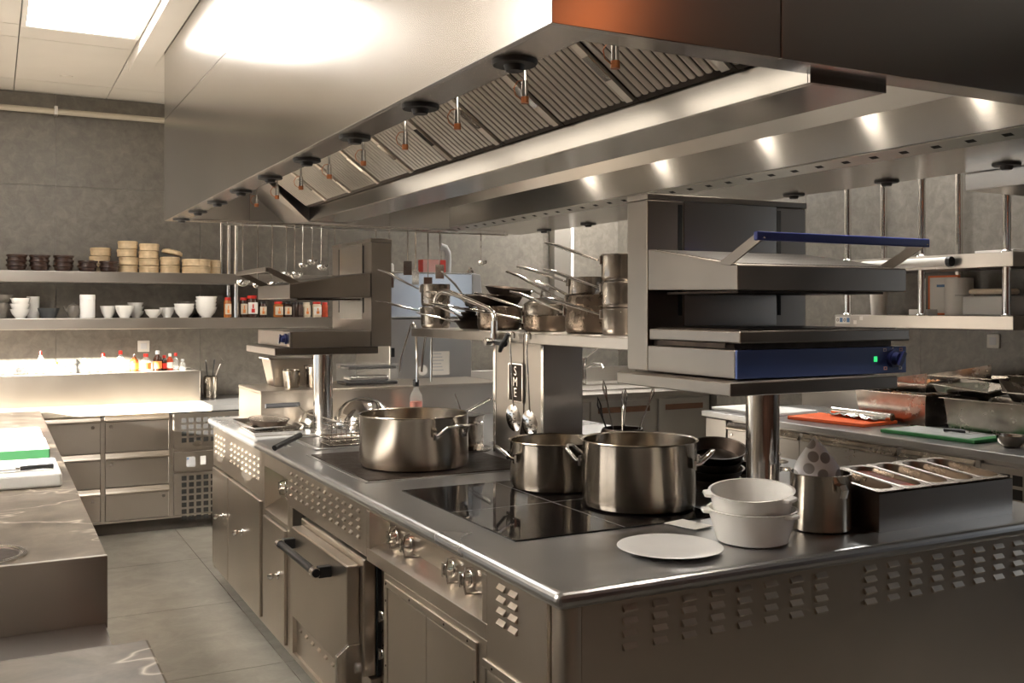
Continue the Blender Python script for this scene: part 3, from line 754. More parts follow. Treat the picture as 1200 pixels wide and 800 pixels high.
wbowl('upper tilted white porcelain bowl nested in another one on the island corner', ITOP+.050, 4, -5, 'nested white bowls', .107)
t = thing('steel_canister', 'cylindrical brushed steel canister with strap handle holding a paper cone', 'canister', (2.005, 2.015, ITOP+.001))
ob('body', M().lathe([(0, 0), (.076, 0), (.081, .004), (.081, .150), (.083, .153), (.078, .153), (.078, .006), (0, .006)], 48), 'steel_pot', t)
ob('handle', M().tube([(.080, 0, .132), (.102, 0, .131), (.109, 0, .121), (.102, 0, .100)], .012, 8, .35).rz(-100), 'chrome', t)
cone = M(); n = 24; prof = [(.060, .026, -.03), (.062, .028, 0), (.064, .031, .045), (.061, .030, .062), (.047, .025, .085), (.026, .015, .112), (.010, .006, .132)]
cone.v = [(rx*math.cos(2*PI*i/n)-z*.08, ry*math.sin(2*PI*i/n), z) for rx, ry, z in prof for i in range(n)]+[(-.013, 0, .142)]
k_ = len(prof)
cone.f = [(r*n+i, r*n+(i+1) % n, (r+1)*n+(i+1) % n, (r+1)*n+i) for r in range(k_-1) for i in range(n)]+[((k_-1)*n+i, (k_-1)*n+(i+1) % n, k_*n) for i in range(n)]+[tuple(range(n))[::-1]]
cone.sm = [True]*len(cone.f)
single('paper_cone', cone, 'dotted_paper', 'white paper cone with grey dots sticking out of the steel canister', 'paper cone', (2.000, 2.018, ITOP+.108), -28)
# container box with five small pans
t = thing('container_box', 'brushed steel box holding five small gastronorm pans on the island edge', 'container', (2.37, 2.03, ITOP+.0005))
x0, x1, y0, y1, zf, zb = 2.102, 2.648, 1.90, 2.16, .103, .128
W('shell', M().add([(x0, y0, ITOP), (x1, y0, ITOP), (x1, y0, ITOP+zf), (x0, y0, ITOP+zf), (x0, y1, ITOP), (x1, y1, ITOP), (x1, y1, ITOP+zb), (x0, y1, ITOP+zb)],
                   [(0, 1, 2, 3), (5, 4, 7, 6), (4, 0, 3, 7), (1, 5, 6, 2), (4, 5, 1, 0)]), 'steel_box', t)
sl = math.atan((zb-zf)/(y1-y0))
def gpan(k):
    w = (x1-x0)/5
    lab = ['small steel gastronorm pan, empty, next to the canister', 'small steel gastronorm pan filled with red paste', 'small steel gastronorm pan, wet, beside the red paste', 'small steel gastronorm pan crusted at the rim, second from the box end', 'small steel gastronorm pan at the end of the box away from the canister'][k]
    p = thing('gastronorm_pan', lab, 'pan', (x0+w*(k+.5), (y0+y1)/2, ITOP+(zf+zb)/2+.001), 0, 'five small pans in the steel box')
    p.rotation_euler = (sl, 0, 0)
    hw, hl = w/2-.002, (y1-y0)/2-.004
    iw, il, dp = hw-.012, hl-.020, -.035
    def ring(a, b, z, c=.02, n=5):
        pts = []
        for sx, sy, q in ((1, 1, 0), (-1, 1, 1), (-1, -1, 2), (1, -1, 3)):
            for i in range(n+1):
                an = (q+i/n)*PI/2
                pts.append((sx*(a-c)+c*math.cos(an), sy*(b-c)+c*math.sin(an), z))
        return pts
    R = [ring(hw, hl, 0, .012), ring(hw, hl, .004, .012), ring(iw+.003, il+.003, .005, .036), ring(iw, il, -.002, .034), ring(iw-.005, il-.008, dp, .028)]
    mm = M(); n_ = len(R[0]); vv = [q for r_ in R for q in r_]
    ff = [(i*n_+j, i*n_+(j+1) % n_, (i+1)*n_+(j+1) % n_, (i+1)*n_+j) for i in range(4) for j in range(n_)]+[tuple(range(4*n_, 5*n_))]
    mm.add(vv, ff[:2*n_], True); ob('rim', mm, 'steel_pan', p)
    ob('well', M().add(vv, ff[2*n_:], True), 'steel_brown', p)  # darker steel puts the shade inside the pan into the colour
    if k == 1:
        ob('paste', M().add(ring(iw-.0005, il-.001, -.006, .033)+[(0, 0, -.001)], [(i, (i+1) % n_, n_) for i in range(n_)], True), 'sauce_red', p)
    elif k in (2, 3):
        ob('paste', M().add(ring(iw-.003, il-.004, -.020, .030)+[(0, 0, -.017)], [(i, (i+1) % n_, n_) for i in range(n_)], True), 'steel_pan', p)
for k in range(5): gpan(k)
single('worktop_light_patch', B(-.038, .038, -.055, .055, 0, .0012), 'paper', 'patch of light painted white on the worktop between the hob and the white bowls', 'paper', (1.702, 2.203, ITOP+.0045), 12)  # thin white sheet stands in for a patch of light on the worktop

# ================================================================ FAR END OF THE ISLAND
def tray(label, loc, w, l, h, rz, mt='steel_pan', group=None):
    t = thing('baking_tray', label, 'tray', loc, rz, group)
    ob('base', B(-w/2, w/2, -l/2, l/2, 0, .003), mt, t)
    ob('rim', M().slab((-w/2, -l/2, .003), (w/2, -l/2, .003), (w/2+.012, -l/2-.012, h), (-w/2-.012, -l/2-.012, h), .002).slab((w/2, -l/2, .003), (w/2, l/2, .003), (w/2+.012, l/2+.012, h), (w/2+.012, -l/2-.012, h), .002)
       .slab((w/2, l/2, .003), (-w/2, l/2, .003), (-w/2-.012, l/2+.012, h), (w/2+.012, l/2+.012, h), .002).slab((-w/2, l/2, .003), (-w/2, -l/2, .003), (-w/2-.012, -l/2-.012, h), (-w/2-.012, l/2+.012, h), .002), 'chrome', t)
    return t
tray('lower steel tray under another at the far end of the island', (1.205, 4.865, ITOP+.001), .22, .40, .02, -2, group='stacked trays')
tray('upper steel tray holding a black dish near the steel ledge', (1.195, 4.87, ITOP+.023), .22, .40, .022, 1, group='stacked trays')
t = thing('black_dish', 'long black oval dish lying in the upper steel tray', 'dish', (1.20, 4.87, ITOP+.0275))
ob('body', M().lathe([(0, 0), (.10, 0), (.125, .03), (.13, .034), (.122, .032), (.09, .008), (0, .008)], 40, sx=.72, sy=1.3), 'black_iron', t)
ob('lid', M().lathe([(0, .040), (.05, .038), (.118, .031), (.122, .0335), (.05, .043), (0, .045)], 40, sx=.72, sy=1.3), 'steel_pan', t)
def fbasket(label, c, hw, hl, hh, wire, grip):
    t = thing('fryer_basket', label, 'basket', c, 0)
    w = M()
    for z in (.0, hh): w.tube([(-hw, -hl, z), (hw, -hl, z), (hw, hl, z), (-hw, hl, z), (-hw, -hl, z)], .003, 6)
    ob('rim_wire', w, 'chrome', t)
    g = M()
    for k in range(9):
        y = -hl+2*hl*k/8; g.tube([(-hw, y, hh), (-hw, y, 0), (hw, y, 0), (hw, y, hh)], .0014, 4)
    for k in range(13):
        x = -hw+2*hw*k/12; g.tube([(x, -hl, hh), (x, -hl, 0), (x, hl, 0), (x, hl, hh)], .0014, 4)
    ob('wire_mesh', g, 'steel_pan', t)
    W('handle_wire', M().tube(wire, .0035, 6), 'chrome', t)
    W('handle_grip', M().cyl(grip[0], grip[1], .012, n=12), 'black_plastic', t)
    return t
fbasket('fryer basket with black grip reaching over the worktop edge', (1.44, 4.24, ITOP+.008), .15, .075, .03, [(1.29, 4.17, .935), (1.24, 4.20, .952), (1.16, 4.205, .957)], [(1.172, 4.207, .957), (1.03, 4.085, .925)])
fbasket('fryer basket with raised black grip beside the stacked trays', (1.50, 4.44, ITOP+.008), .14, .075, .06, [(1.46, 4.50, .965), (1.365, 4.79, .985), (1.345, 4.875, 1.02)], [(1.356, 4.885, 1.022), (1.185, 4.875, 1.022)])
t = thing('fryer_well', 'rectangular steel fryer well with raised rim sunk in the worktop', 'fryer', (1.46, 4.33, ITOP))
ob('rim', M().box(-.25, .25, -.22, -.20, 0, .006).box(-.25, .25, .20, .22, 0, .006).box(-.25, -.23, -.2, .2, 0, .006).box(.23, .25, -.2, .2, 0, .006), 'steel_top', t, .002)
ob('well', B(-.23, .23, -.2, .2, .0005, .0025), 'black_iron', t)
single('mixing_bowl', M().lathe([(.152, 0), (.155, .004), (.148, .05), (.125, .095), (.085, .13), (.04, .146), (0, .15), (0, .147), (.04, .143), (.083, .127), (.122, .093), (.145, .05), (.150, .002)], 48), 'chrome', 'large polished steel mixing bowl turned upside down by the grill post', 'bowl', (1.665, 4.82, ITOP+.001))
single('mixing_bowl', M().lathe([(.082, 0), (.085, .003), (.08, .04), (.055, .075), (.02, .088), (0, .09), (0, .087), (.02, .085), (.053, .073), (.078, .04), (.08, .002)], 36), 'chrome', 'small polished steel bowl turned upside down between trays and grill post', 'bowl', (1.445, 4.93, ITOP+.001))
# ledge items
LZ = 1.078
t = thing('gastronorm_container', 'deep pale steel container with flared rim on the ledge', 'container', (1.46, 5.43, LZ))
ob('body', M().add([(-.11, -.08, 0), (.11, -.08, 0), (.11, .08, 0), (-.11, .08, 0), (-.14, -.10, .15), (.14, -.10, .15), (.14, .10, .15), (-.14, .10, .15)], [(3, 2, 1, 0), (0, 1, 5, 4), (1, 2, 6, 5), (2, 3, 7, 6), (3, 0, 4, 7), (4, 5, 6, 7)]), 'steel', t, .006)
ob('rim', M().box(-.15, .15, -.11, -.1, .148, .155).box(-.15, .15, .1, .11, .148, .155).box(-.15, -.14, -.1, .1, .148, .155).box(.14, .15, -.1, .1, .148, .155), 'chrome', t)
t = thing('bain_marie_pot', 'small steel bain marie pot in front of the deep container', 'pot', (1.415, 5.25, LZ))
ob('body', M().lathe([(0, 0), (.038, 0), (.042, .02), (.048, .09), (.053, .094), (.049, .096), (.045, .09), (.04, .01), (0, .006)], 28), 'steel_pot', t)
t = thing('bain_marie_pot', 'dark steel bain marie pot close to the chrome grill post', 'pot', (1.545, 5.243, LZ))
ob('body', M().lathe([(0, 0), (.05, 0), (.056, .02), (.06, .11), (.065, .114), (.061, .116), (.057, .11), (.05, .01), (0, .006)], 28), 'steel_pan', t)
t = thing('wrapped_tray', 'black food tray with foil parcel wrapped in clear film on the ledge', 'tray', (1.87, 5.34, LZ))
ob('base_tray', B(-.15, .15, -.09, .09, .0, .016), 'black_plastic', t, .004)
ob('foil_parcel', M().box(-.12, .11, -.06, .06, .017, .048), 'foil', t, .01)
ob('upper_tray', B(-.13, .15, -.07, .09, .085, .10), 'black_plastic', t, .004)
fm_ = M(); nx = 12
ob('film', M().box(-.155, .155, -.095, .095, .001, .115), 'clear_plastic', t, .012)
ob('film_crease', M().tube([(-.15, -.098, .02), (-.09, -.1, .07), (0, -.1, .085), (.15, -.098, .08)], .003, 5).tube([(-.15, -.098, .10), (-.12, -.1, .06), (-.13, -.098, .02)], .003, 5), 'clear_plastic', t)
t = thing('sauce_bottle', 'clear glass bottle with red sauce and dark cap in front of the ledge', 'bottle', (2.02, 4.98, ITOP+.001))
ob('glass', M().lathe([(0, 0), (.032, 0), (.036, .005), (.036, .12), (.030, .14), (.014, .165), (.014, .19), (0, .19)], 24), 'bottle_glass', t)
ob('sauce', M().lathe([(0, .004), (.030, .004), (.033, .01), (.033, .10), (0, .10)], 24), 'sauce_red', t)
ob('cap', M().lathe([(.0165, .182), (.0165, .215), (.012, .218), (0, .218)], 20), 'black_plastic', t)
# tongs hanging from the pot shelf end
for k, (xx, yy, sp, lab) in enumerate(((1.72, 4.325, .055, 'steel tongs hanging open from the far end of the pot shelf'), (1.80, 4.325, .03, 'second pair of steel tongs hooked over the far end of the pot shelf'))):
    m = M().tube([(0, -.018, .012), (0, 0, .030), (-.01, .006, .02), (-sp, .004, -.13), (-sp*1.15, .004, -.2)], [.006, .006, .006, .006, .005], 6, .35).tube([(0, -.018, .012), (0, .0, .030), (.01, .006, .02), (sp*.35, .004, -.17), (sp*.3, .004, -.245)], [.006, .006, .006, .006, .005], 6, .35)
    single('kitchen_tongs', m, 'chrome', lab, 'tongs', (xx+.02, yy, 1.402), -28)

# ================================================================ POT SHELF CONTENTS
SZ = 1.411
def saucepan(label, loc, r, h, ha, hl=.20, rise=.06, mt='steel_pan', group='saucepans on the pot shelf', tilt=0):
    t = thing('saucepan', label, 'saucepan', loc, 0, group)
    ob('body', M().lathe([(0, 0), (r*.88, 0), (r*.96, .006), (r, .02), (r, h-.004), (r+.003, h), (r-.003, h), (r-.003, .02), (r*.9, .006), (0, .006)], 36), mt, t)
    z = h*.82
    ob('handle', M().tube([(r-.002, 0, z-.006), (r+.02, 0, z), (r+hl*.45, 0, z+rise*.42), (r+hl*.8, 0, z+rise*.85), (r+hl, 0, z+rise)], [.008, .007, .012, .012, .008], 8, .5).rz(ha), 'chrome', t)
    ob('handle_mount', M().box(r-.003, r+.008, -.014, .014, z-.020, z+.012).rz(ha), 'chrome', t, .003)
    if tilt: t.rotation_euler = (math.radians(tilt), 0, 0)
    return t
def skillet(label, loc, r, ha, hl=.2, rise=.05, tilt=0, h=.035):
    t = thing('frying_pan', label, 'pan', loc, 0, 'frying pans on the pot shelf')
    ob('body', M().lathe([(0, 0), (r*.78, 0), (r, h), (r+.003, h+.001), (r-.003, h), (r*.76, .004), (0, .004)], 36), 'black_iron' if r > .1 else 'steel_pan', t)
    ob('handle', M().tube([(r-.008, 0, h*.75), (r+.02, 0, h), (r+hl*.5, 0, h+rise*.5), (r+hl, 0, h+rise)], [.006, .006, .010, .007], 8, .45).rz(ha), 'chrome', t)
    if tilt: t.rotation_euler = (math.radians(tilt), math.radians(tilt*.5), 0)
    return t
# far stack of tall saucepans
saucepan('tall steel saucepan at the bottom of the stack above the hanging tongs', (1.815, 4.235, SZ), .068, .098, 150, .21, .045)
saucepan('tall steel saucepan on top of the stack above the hanging tongs', (1.815, 4.235, SZ+.099), .067, .103, 152, .20, .085)
# frying pans
for k in range(4):
    skillet(('lowest', 'second', 'third', 'topmost')[k]+' frying pan of the flat stack next to the tall saucepans', (1.93+.006*k, 3.995-.008*k, SZ+.001+.016*k), .118-.004*k, [165, 200, 140, 215][k], .17, .035+.012*k, 1.5*k)
# dark pots with pans on top, middle
saucepan('dark bottomed pot standing behind the arched tap', (1.90, 3.755, SZ), .092, .098, 168, .20, .03, 'steel_brown')
skillet('black frying pan laid on the dark pot with its long handle raised', (1.90, 3.80, SZ+.100), .125, 128, .13, .11, 0, .042)
skillet('steel frying pan tilted on the pots with its long handle reaching along the shelf', (1.93, 3.72, SZ+.146), .105, -62, .22, -.06, 6, .03)
saucepan('low steel saucepan between the dark pots', (1.92, 3.39, SZ), .086, .062, 158, .21, .035, 'steel_brown')
saucepan('low steel saucepan nested on another between the dark pots', (1.92, 3.39, SZ+.046), .080, .06, 150, .20, .055)
t = thing('domed_cover', 'domed steel cover resting on the low saucepans', 'cover', (1.92, 3.39, SZ+.107))
ob('dome', M().lathe([(.082, 0), (.084, .002), (.05, .022), (0, .03)], 32), 'chrome', t)
ob('lid_handle', M().tube([(-.02, 0, .027), (-.016, 0, .05), (.016, 0, .05), (.02, 0, .027)], .004, 6), 'chrome', t)
saucepan('large dark bottomed pot beside the grill column', (1.915, 3.035, SZ), .100, .100, 150, .20, .07, 'steel_brown')
saucepan('dark pot nested on the large pot beside the grill column', (1.915, 3.035, SZ+.060), .094, .078, 148, .22, .10, 'steel_brown')
saucepan('small steel saucepan standing in the dark pots', (1.90, 3.06, SZ+.128), .062, .075, 160, .19, .05)
saucepan('narrow tall saucepan lowest of three next to the blue fronted grill', (1.875, 2.80, SZ), .062, .089, 146, .20, .055)
saucepan('narrow tall saucepan middle of three next to the blue fronted grill', (1.875, 2.80, SZ+.090), .061, .089, 143, .20, .06)
saucepan('narrow tall saucepan topmost of three next to the blue fronted grill', (1.875, 2.80, SZ+.180), .063, .092, 150, .19, .055)
saucepan('shallow steel saucepan lying on the flat stack of frying pans', (1.94, 4.0, SZ+.098), .080, .055, 175, .18, .02)
saucepan('dark low pot between the flat frying pans and the arched tap', (2.085, 3.765, SZ), .070, .095, 190, .17, .06, 'steel_brown')
skillet('thin steel frying pan with raised handle leaning over the dark low pot', (2.05, 3.60, SZ+.001), .095, 140, .20, .09, 0, .03)
saucepan('narrow steel saucepan behind the low saucepans', (2.09, 3.24, SZ), .060, .14, 155, .20, .08)
# arched tap
t = thing('pot_filler_tap', 'arched chrome tap with black lever on the edge of the pot shelf', 'tap', (1.70, 3.396, 1.372))
W('riser', M().cyl((1.70, 3.396, 1.405), (1.70, 3.396, 1.452), .0135, n=16).cyl((1.70, 3.396, 1.36), (1.70, 3.396, 1.405), .0175, n=16), 'chrome', t)
W('spout', M().tube([(1.70, 3.396, 1.45), (1.70, 3.398, 1.468), (1.70, 3.41, 1.485), (1.70, 3.44, 1.498), (1.70, 3.60, 1.530), (1.70, 3.80, 1.566), (1.70, 3.88, 1.575), (1.70, 3.935, 1.566), (1.70, 3.965, 1.545), (1.70, 3.972, 1.515)], .0105, 12), 'chrome', t)
W('lever', M().cyl((1.70, 3.40, 1.375), (1.70, 3.31, 1.368), .012, n=12).tube([(1.70, 3.325, 1.362), (1.685, 3.32, 1.34), (1.68, 3.30, 1.36), (1.69, 3.26, 1.408)], .008, 8, .6), 'black_plastic', t)
W('joint', M().cyl((1.66, 3.396, 1.375), (1.725, 3.396, 1.375), .014, n=12), 'chrome', t)
# utensils hanging in front of the column
def hang_spoon(label, x, y, z0, z1, holes, w=.034, rz=24):
    t = thing('slotted_spoon', label, 'spoon', (x, y, z0), rz)
    L_ = z0-z1
    ob('handle', M().tube([(.022, 0, -.010), (.018, 0, .010), (.006, 0, .014), (0, 0, .004), (-.002, 0, -.05), (-.001, -.012, -L_+.09), (0, -.016, -L_+.075)], .0032, 6), 'steel_pan', t)
    b = ob('bowl', M().lathe([(0, -.010), (.6, -.007), (1, 0), (.97, .002), (.6, -.004), (0, -.007)], 24).xf(Matrix.Translation((0, -.012, -L_+.036)) @ Matrix.Rotation(math.radians(-14), 4, 'X') @ Matrix.Rotation(PI/2, 4, 'Y') @ Matrix.Diagonal((.050, w, 1, 1))), 'chrome', t)
    if holes:
        h = M()
        for a, c in ((0, 0), (.016, .008), (.016, -.008), (-.014, .008), (-.014, -.008), (.028, 0), (-.026, 0), (0, .014), (0, -.014)):
            h.cyl((-.0115, -.012+c, -L_+.036+a), (-.0105, -.012+c, -L_+.036+a), .0022, n=6)
        ob('hole', h, 'black_gap', b)
hang_spoon('slotted steel spoon hanging in front of the badge on the column', 1.700, 3.262, 1.40, 1.06, True)
hang_spoon('slotted steel spoon hanging beside the badge nearer the glass hob', 1.700, 3.135, 1.40, 1.05, True)
t = thing('spatula', 'dark flat spatula hanging between the two slotted spoons', 'spatula', (1.708, 3.175, 1.40))
ob('handle', M().tube([(.020, 0, -.010), (.016, 0, .010), (.004, 0, .013), (0, 0, .002), (0, 0, -.30)], .004, 6, .5), 'black_iron', t)
ob('blade', M().prism([(-.010, -.30), (.010, -.30), (.030, -.355), (.026, -.375), (-.026, -.375), (-.03, -.355)], 'x', -.001, .0015), 'black_iron', t)

# ================================================================ RAIL WITH LADLES
t = thing('utensil_rail', 'thin steel rail with hooks under the far lip of the hood', 'rail', (2.1, 5.84, 1.985))
W('rail', M().cyl((1.18, 5.84, 1.985), (3.02, 5.84, 1.985), .005, n=8), 'chrome', t)
for x in (1.2, 2.1, 3.0): W('rail_hanger', M().cyl((x, 5.84, 1.985), (x, 5.84, 2.001), .004, n=8), 'chrome', t)
def ladle(x, zb, r, lab, mt='steel_pan', kind='ladle'):
    t = thing(kind, lab, kind, (x, 5.84, 1.985), random.uniform(-25, 25), 'utensils hanging under the hood')
    L_ = 1.985-zb
    ob('handle', M().tube([(0, .007, -.004), (0, .006, .007), (0, -.002, .010), (0, -.008, 0), (0, -.008, -L_*.5), (0, -.006, -L_+r*.6)], [.003, .003, .0045, .0075, .006, .005], 8, .6), mt, t)
    if kind == 'ladle':
        ob('bowl', M().lathe([(0, -r*.75), (r*.55, -r*.6), (r*.92, -r*.2), (r, .01), (r-.002, .01), (r*.88, -r*.18), (r*.5, -r*.55), (0, -r*.7)], 24, (0, -.006-r*.9, -L_)), 'chrome', t)
    else:
        ob('blade', B(-.028, .028, -.0095, -.008, -L_-.07, -L_+.02), 'chrome', t, .004)
for x, zb, r, lab in ((1.287, 1.655, .040, 'ladle with a deep bowl, first on the rail beside the shelf posts'), (1.375, 1.64, .030, 'long handled ladle second on the rail from the shelf posts'),
                      (1.456, 1.645, .050, 'ladle with the widest bowl on the rail'), (1.545, 1.705, .030, 'small ladle hanging between the widest and a medium one'),
                      (1.59, 1.705, .040, 'medium ladle hanging beside a small one over the grill handle'), (1.64, 1.76, .030, 'short ladle with chrome handle over the plain grill canopy'),
                      (1.703, 1.78, .030, 'shortest ladle on the rail'), (1.752, 1.752, .034, 'short ladle hanging close against the shortest one'),
                      (1.84, 1.665, .036, 'long ladle whose bowl hangs just above the plain grill column'), (2.82, 1.80, .030, 'thin ladle hanging alone at the end of the rail')):
    ladle(x, zb, r, lab, 'chrome' if 1.6 < x < 1.8 or x > 2.5 else 'steel_pan')
for x, zb, lab in ((2.10, 1.75, 'spatula hanging behind the plain grill column'), (2.19, 1.70, 'dark narrow spatula hanging over the dishwasher corner'), (2.31, 1.78, 'bright steel spatula hanging over the dishwasher'), (2.36, 1.72, 'turner hanging against the bright spatula'), (2.45, 1.68, 'long spatula hanging beside the white hose end'), (2.53, 1.76, 'pale flat spatula last of the group over the dishwasher')):
    ladle(x, zb, .03, lab, 'steel_pan', 'spatula')

# ================================================================ BACK WALL SHELVES
rack = thing('wall_shelf', 'two long steel shelves with posts on the tiled back wall', 'shelf', (0.4, 7.62, 1.36))
SX0, SX1 = XL+.02, 2.36
W('shelf_board', B(SX0, SX1, 7.45, 7.795, 1.682, 1.757), 'steel', rack, .003)
W('shelf_board', B(SX0, SX1, 7.45, 7.795, 1.356, 1.433), 'steel', rack, .003)
for yv in (7.48, 7.75):
    W('post', M().cyl((1.60, yv, 1.433), (1.60, yv, 1.682), .016, n=14).cyl((1.60, yv, 1.757), (1.60, yv, ZC-.002), .016, n=14), 'chrome', rack)
    W('post', M().cyl((1.545, yv, 1.757), (1.545, yv, ZC-.002), .010, n=12), 'chrome', rack)
U1, U2 = 1.758, 1.434
def bowl_mesh(r, h, foot=.5):
    return M().lathe([(0, 0), (r*foot, 0), (r*foot, .006), (r*.8, h*.45), (r, h), (r-.004, h), (r*.76, h*.48), (r*foot*.8, .010), (0, .010)], 28)
def straight_bowl(r, h):
    return M().lathe([(0, 0), (r*.72, 0), (r*.86, .008), (r*.90, h-.016), (r, h-.013), (r*1.01, h-.004), (r, h), (r-.005, h), (r*.8, .012), (0, .010)], 28)
for x, n_ in ((.143, 3), (.285, 3), (.436, 3), (.590, 2), (.730, 2)):
    base = None
    for k in range(n_):
        single('bowl', straight_bowl(.066, .044), 'brown_bowl', ('lowest', 'middle' if n_ == 3 else 'upper', 'topmost')[k]+' dark brown glazed bowl '+{.143: 'in the stack nearest the window wall', .285: 'in the second stack from the window wall', .436: 'in the third stack from the window wall', .590: 'in the low pair just before the steamers', .730: 'in the low pair in front of the steamers'}[x], 'bowl', (x+random.uniform(-.003, .003), 7.55, U1+.033*k), random.uniform(0, 90), 'dark brown bowls on the upper shelf')
        last = (x, U1+.033*k)
def steamer(x, y, z, r, h, tilt=0, lid=False, lab=None):
    t = thing('bamboo_steamer', lab, 'steamer', (x, y, z), random.uniform(0, 180), 'bamboo steamers on the upper shelf')
    h = h*.93
    if lid:
        ob('lid', M().lathe([(r, 0), (r+.002, 0), (r+.002, .022), (r*.8, .032), (0, .036), (0, .032), (r*.78, .028), (r-.002, .02)], 28), 'bamboo', t)
    else:
        ob('wall', M().lathe([(r-.006, 0), (r, 0), (r, h), (r-.006, h), (r-.006, 0)], 28), 'bamboo', t)
        ob('slats', M().lathe([(0, .008), (r-.006, .008), (r-.006, .012), (0, .012)], 28), 'bamboo', t)
    ob('band', M().lathe([(r+.0003, h*.62), (r+.003, h*.62), (r+.003, h*.92), (r+.0003, h*.92)], 28) if not lid else M().lathe([(r+.002, .002), (r+.004, .002), (r+.004, .012), (r+.002, .012)], 28), 'bamboo_band', t)
    if tilt: t.rotation_euler = (0, math.radians(tilt), 0)
for k in range(3): steamer(.685+.006*k-.01, 7.70, U1+.061*k, .068, .06, lab=('lowest', 'second', 'third', 'topmost')[k]+' bamboo steamer of the stack behind the brown bowls')
for k in range(4): steamer((.865, .872, .858, .864)[k], 7.64, U1+.058*k, .066, .057, lab=('lowest', 'second', 'third', 'topmost')[k]+' bamboo steamer of the tallest crooked stack')
for k in range(4): steamer((1.006, 1.006, 1.004, 1.008)[k], 7.62, U1+.054*k, .067, .053, lab=('lowest', 'second', 'third', 'topmost')[k]+' bamboo steamer of the straight stack of four')
for k in range(2): steamer(1.152, 7.62, U1+.062*k, .068, .061, lab=('lowest', 'second', 'third', 'topmost')[k]+' bamboo steamer under the tilted lid')
steamer(1.165, 7.62, U1+.140, .070, .03, 12, True, 'bamboo steamer lid lying tilted on a stack of steamers')
for k in range(2): steamer(1.335, 7.60, U1+.055*k, .100, .054, lab=('lowest', 'second', 'third', 'topmost')[k]+' bamboo steamer of the wide pair')
for k in range(2): steamer(1.475, 7.66, U1+.055*k, .046, .054, lab=('lowest', 'second', 'third', 'topmost')[k]+' bamboo steamer of the narrow pair by the shelf posts')
# lower shelf crockery
def stack(x, y, r, h, n_, step, mt, lab, grp, foot=.5):
    for k in range(n_):
        single('bowl', bowl_mesh(r, h, foot), mt, lab if n_ == 1 else (('lowest ', 'upper ') if n_ == 2 else ('lowest ', 'second ', 'third ', 'topmost '))[k]+lab, 'bowl', (x+random.uniform(-.003, .003), y, U2+step*k), random.uniform(0, 90), grp if n_ > 1 else None)
stack(.04, 7.58, .06, .10, 1, .03, 'grey_pot', 'grey brown bowl on the lower shelf next to stacked white bowls', None, .7)
single('bowl', bowl_mesh(.075, .06), 'grey_pot', 'shallow grey bowl resting on the grey brown bowl', 'bowl', (.05, 7.60, U2+.101))
stack(.165, 7.56, .064, .062, 3, .038, 'porcelain', 'white bowl in the stack beside the tall white cup', 'white bowls beside the tall cup')
single('cup', M().lathe([(0, 0), (.038, 0), (.042, .15), (.038, .15), (.034, .008), (0, .008)], 24), 'porcelain', 'tall white cup behind the stacked white bowls', 'cup', (.25, 7.68, U2))
stack(.343, 7.57, .072, .07, 1, .03, 'dark_bowl', 'dark blue grey bowl on the lower wall shelf', None, .65)
t = thing('teapot', 'small dark patterned teapot on the lower wall shelf', 'teapot', (.500, 7.58, U2))
ob('body', M().lathe([(0, 0), (.03, 0), (.045, .03), (.046, .06), (.034, .088), (.02, .094), (.008, .098), (.008, .108), (0, .11)], 24), 'grey_pot', t)
ob('spout', M().tube([(.042, 0, .045), (.06, 0, .06), (.068, 0, .08)], [.010, .007, .005], 8).rz(200), 'grey_pot', t)
t = thing('storage_jar', 'tall cylindrical white jar on the lower wall shelf', 'jar', (.59, 7.57, U2))
ob('body', M().lathe([(0, 0), (.046, 0), (.05, .004), (.05, .130), (0, .132)], 32), 'white_plate', t)
ob('lid', M().lathe([(.0515, .131), (.0515, .160), (.048, .164), (0, .164)], 32), 'white_plate', t)
stack(.735, 7.64, .056, .085, 1, .03, 'porcelain', 'white bowl tucked behind the round white bowl', None)
stack(.832, 7.56, .066, .088, 1, .03, 'porcelain', 'round white bowl on the lower shelf in front of a bowl stack', None)
stack(.925, 7.69, .056, .05, 3, .030, 'porcelain', 'white bowl in the stack at the back behind the round bowl', 'white bowls at the back')
stack(1.03, 7.56, .062, .06, 1, .03, 'porcelain', 'low wide white bowl standing alone under the shelf', None, .45)
stack(1.135, 7.62, .055, .075, 1, .03, 'porcelain', 'small white bowl beside the nested cone bowls', None)
stack(1.245, 7.57, .073, .078, 2, .024, 'porcelain', 'white cone bowl in a pair on the lower shelf', 'pair of white cone bowls', .45)
stack(1.29, 7.72, .075, .09, 2, .03, 'grey_pot', 'grey bowl in the stack against the wall behind white bowls', 'grey bowls against the wall')
stack(1.40, 7.57, .078, .078, 4, .026, 'porcelain', 'white bowl in the tall stack beside the shelf post', 'tall stack of white bowls', .45)
single('storage_box', B(-.085, .085, -.04, .04, 0, .17), 'grey_pot', 'grey box standing against the wall behind the tall bowl stack', 'box', (1.47, 7.745, U2), 0, None, .004)
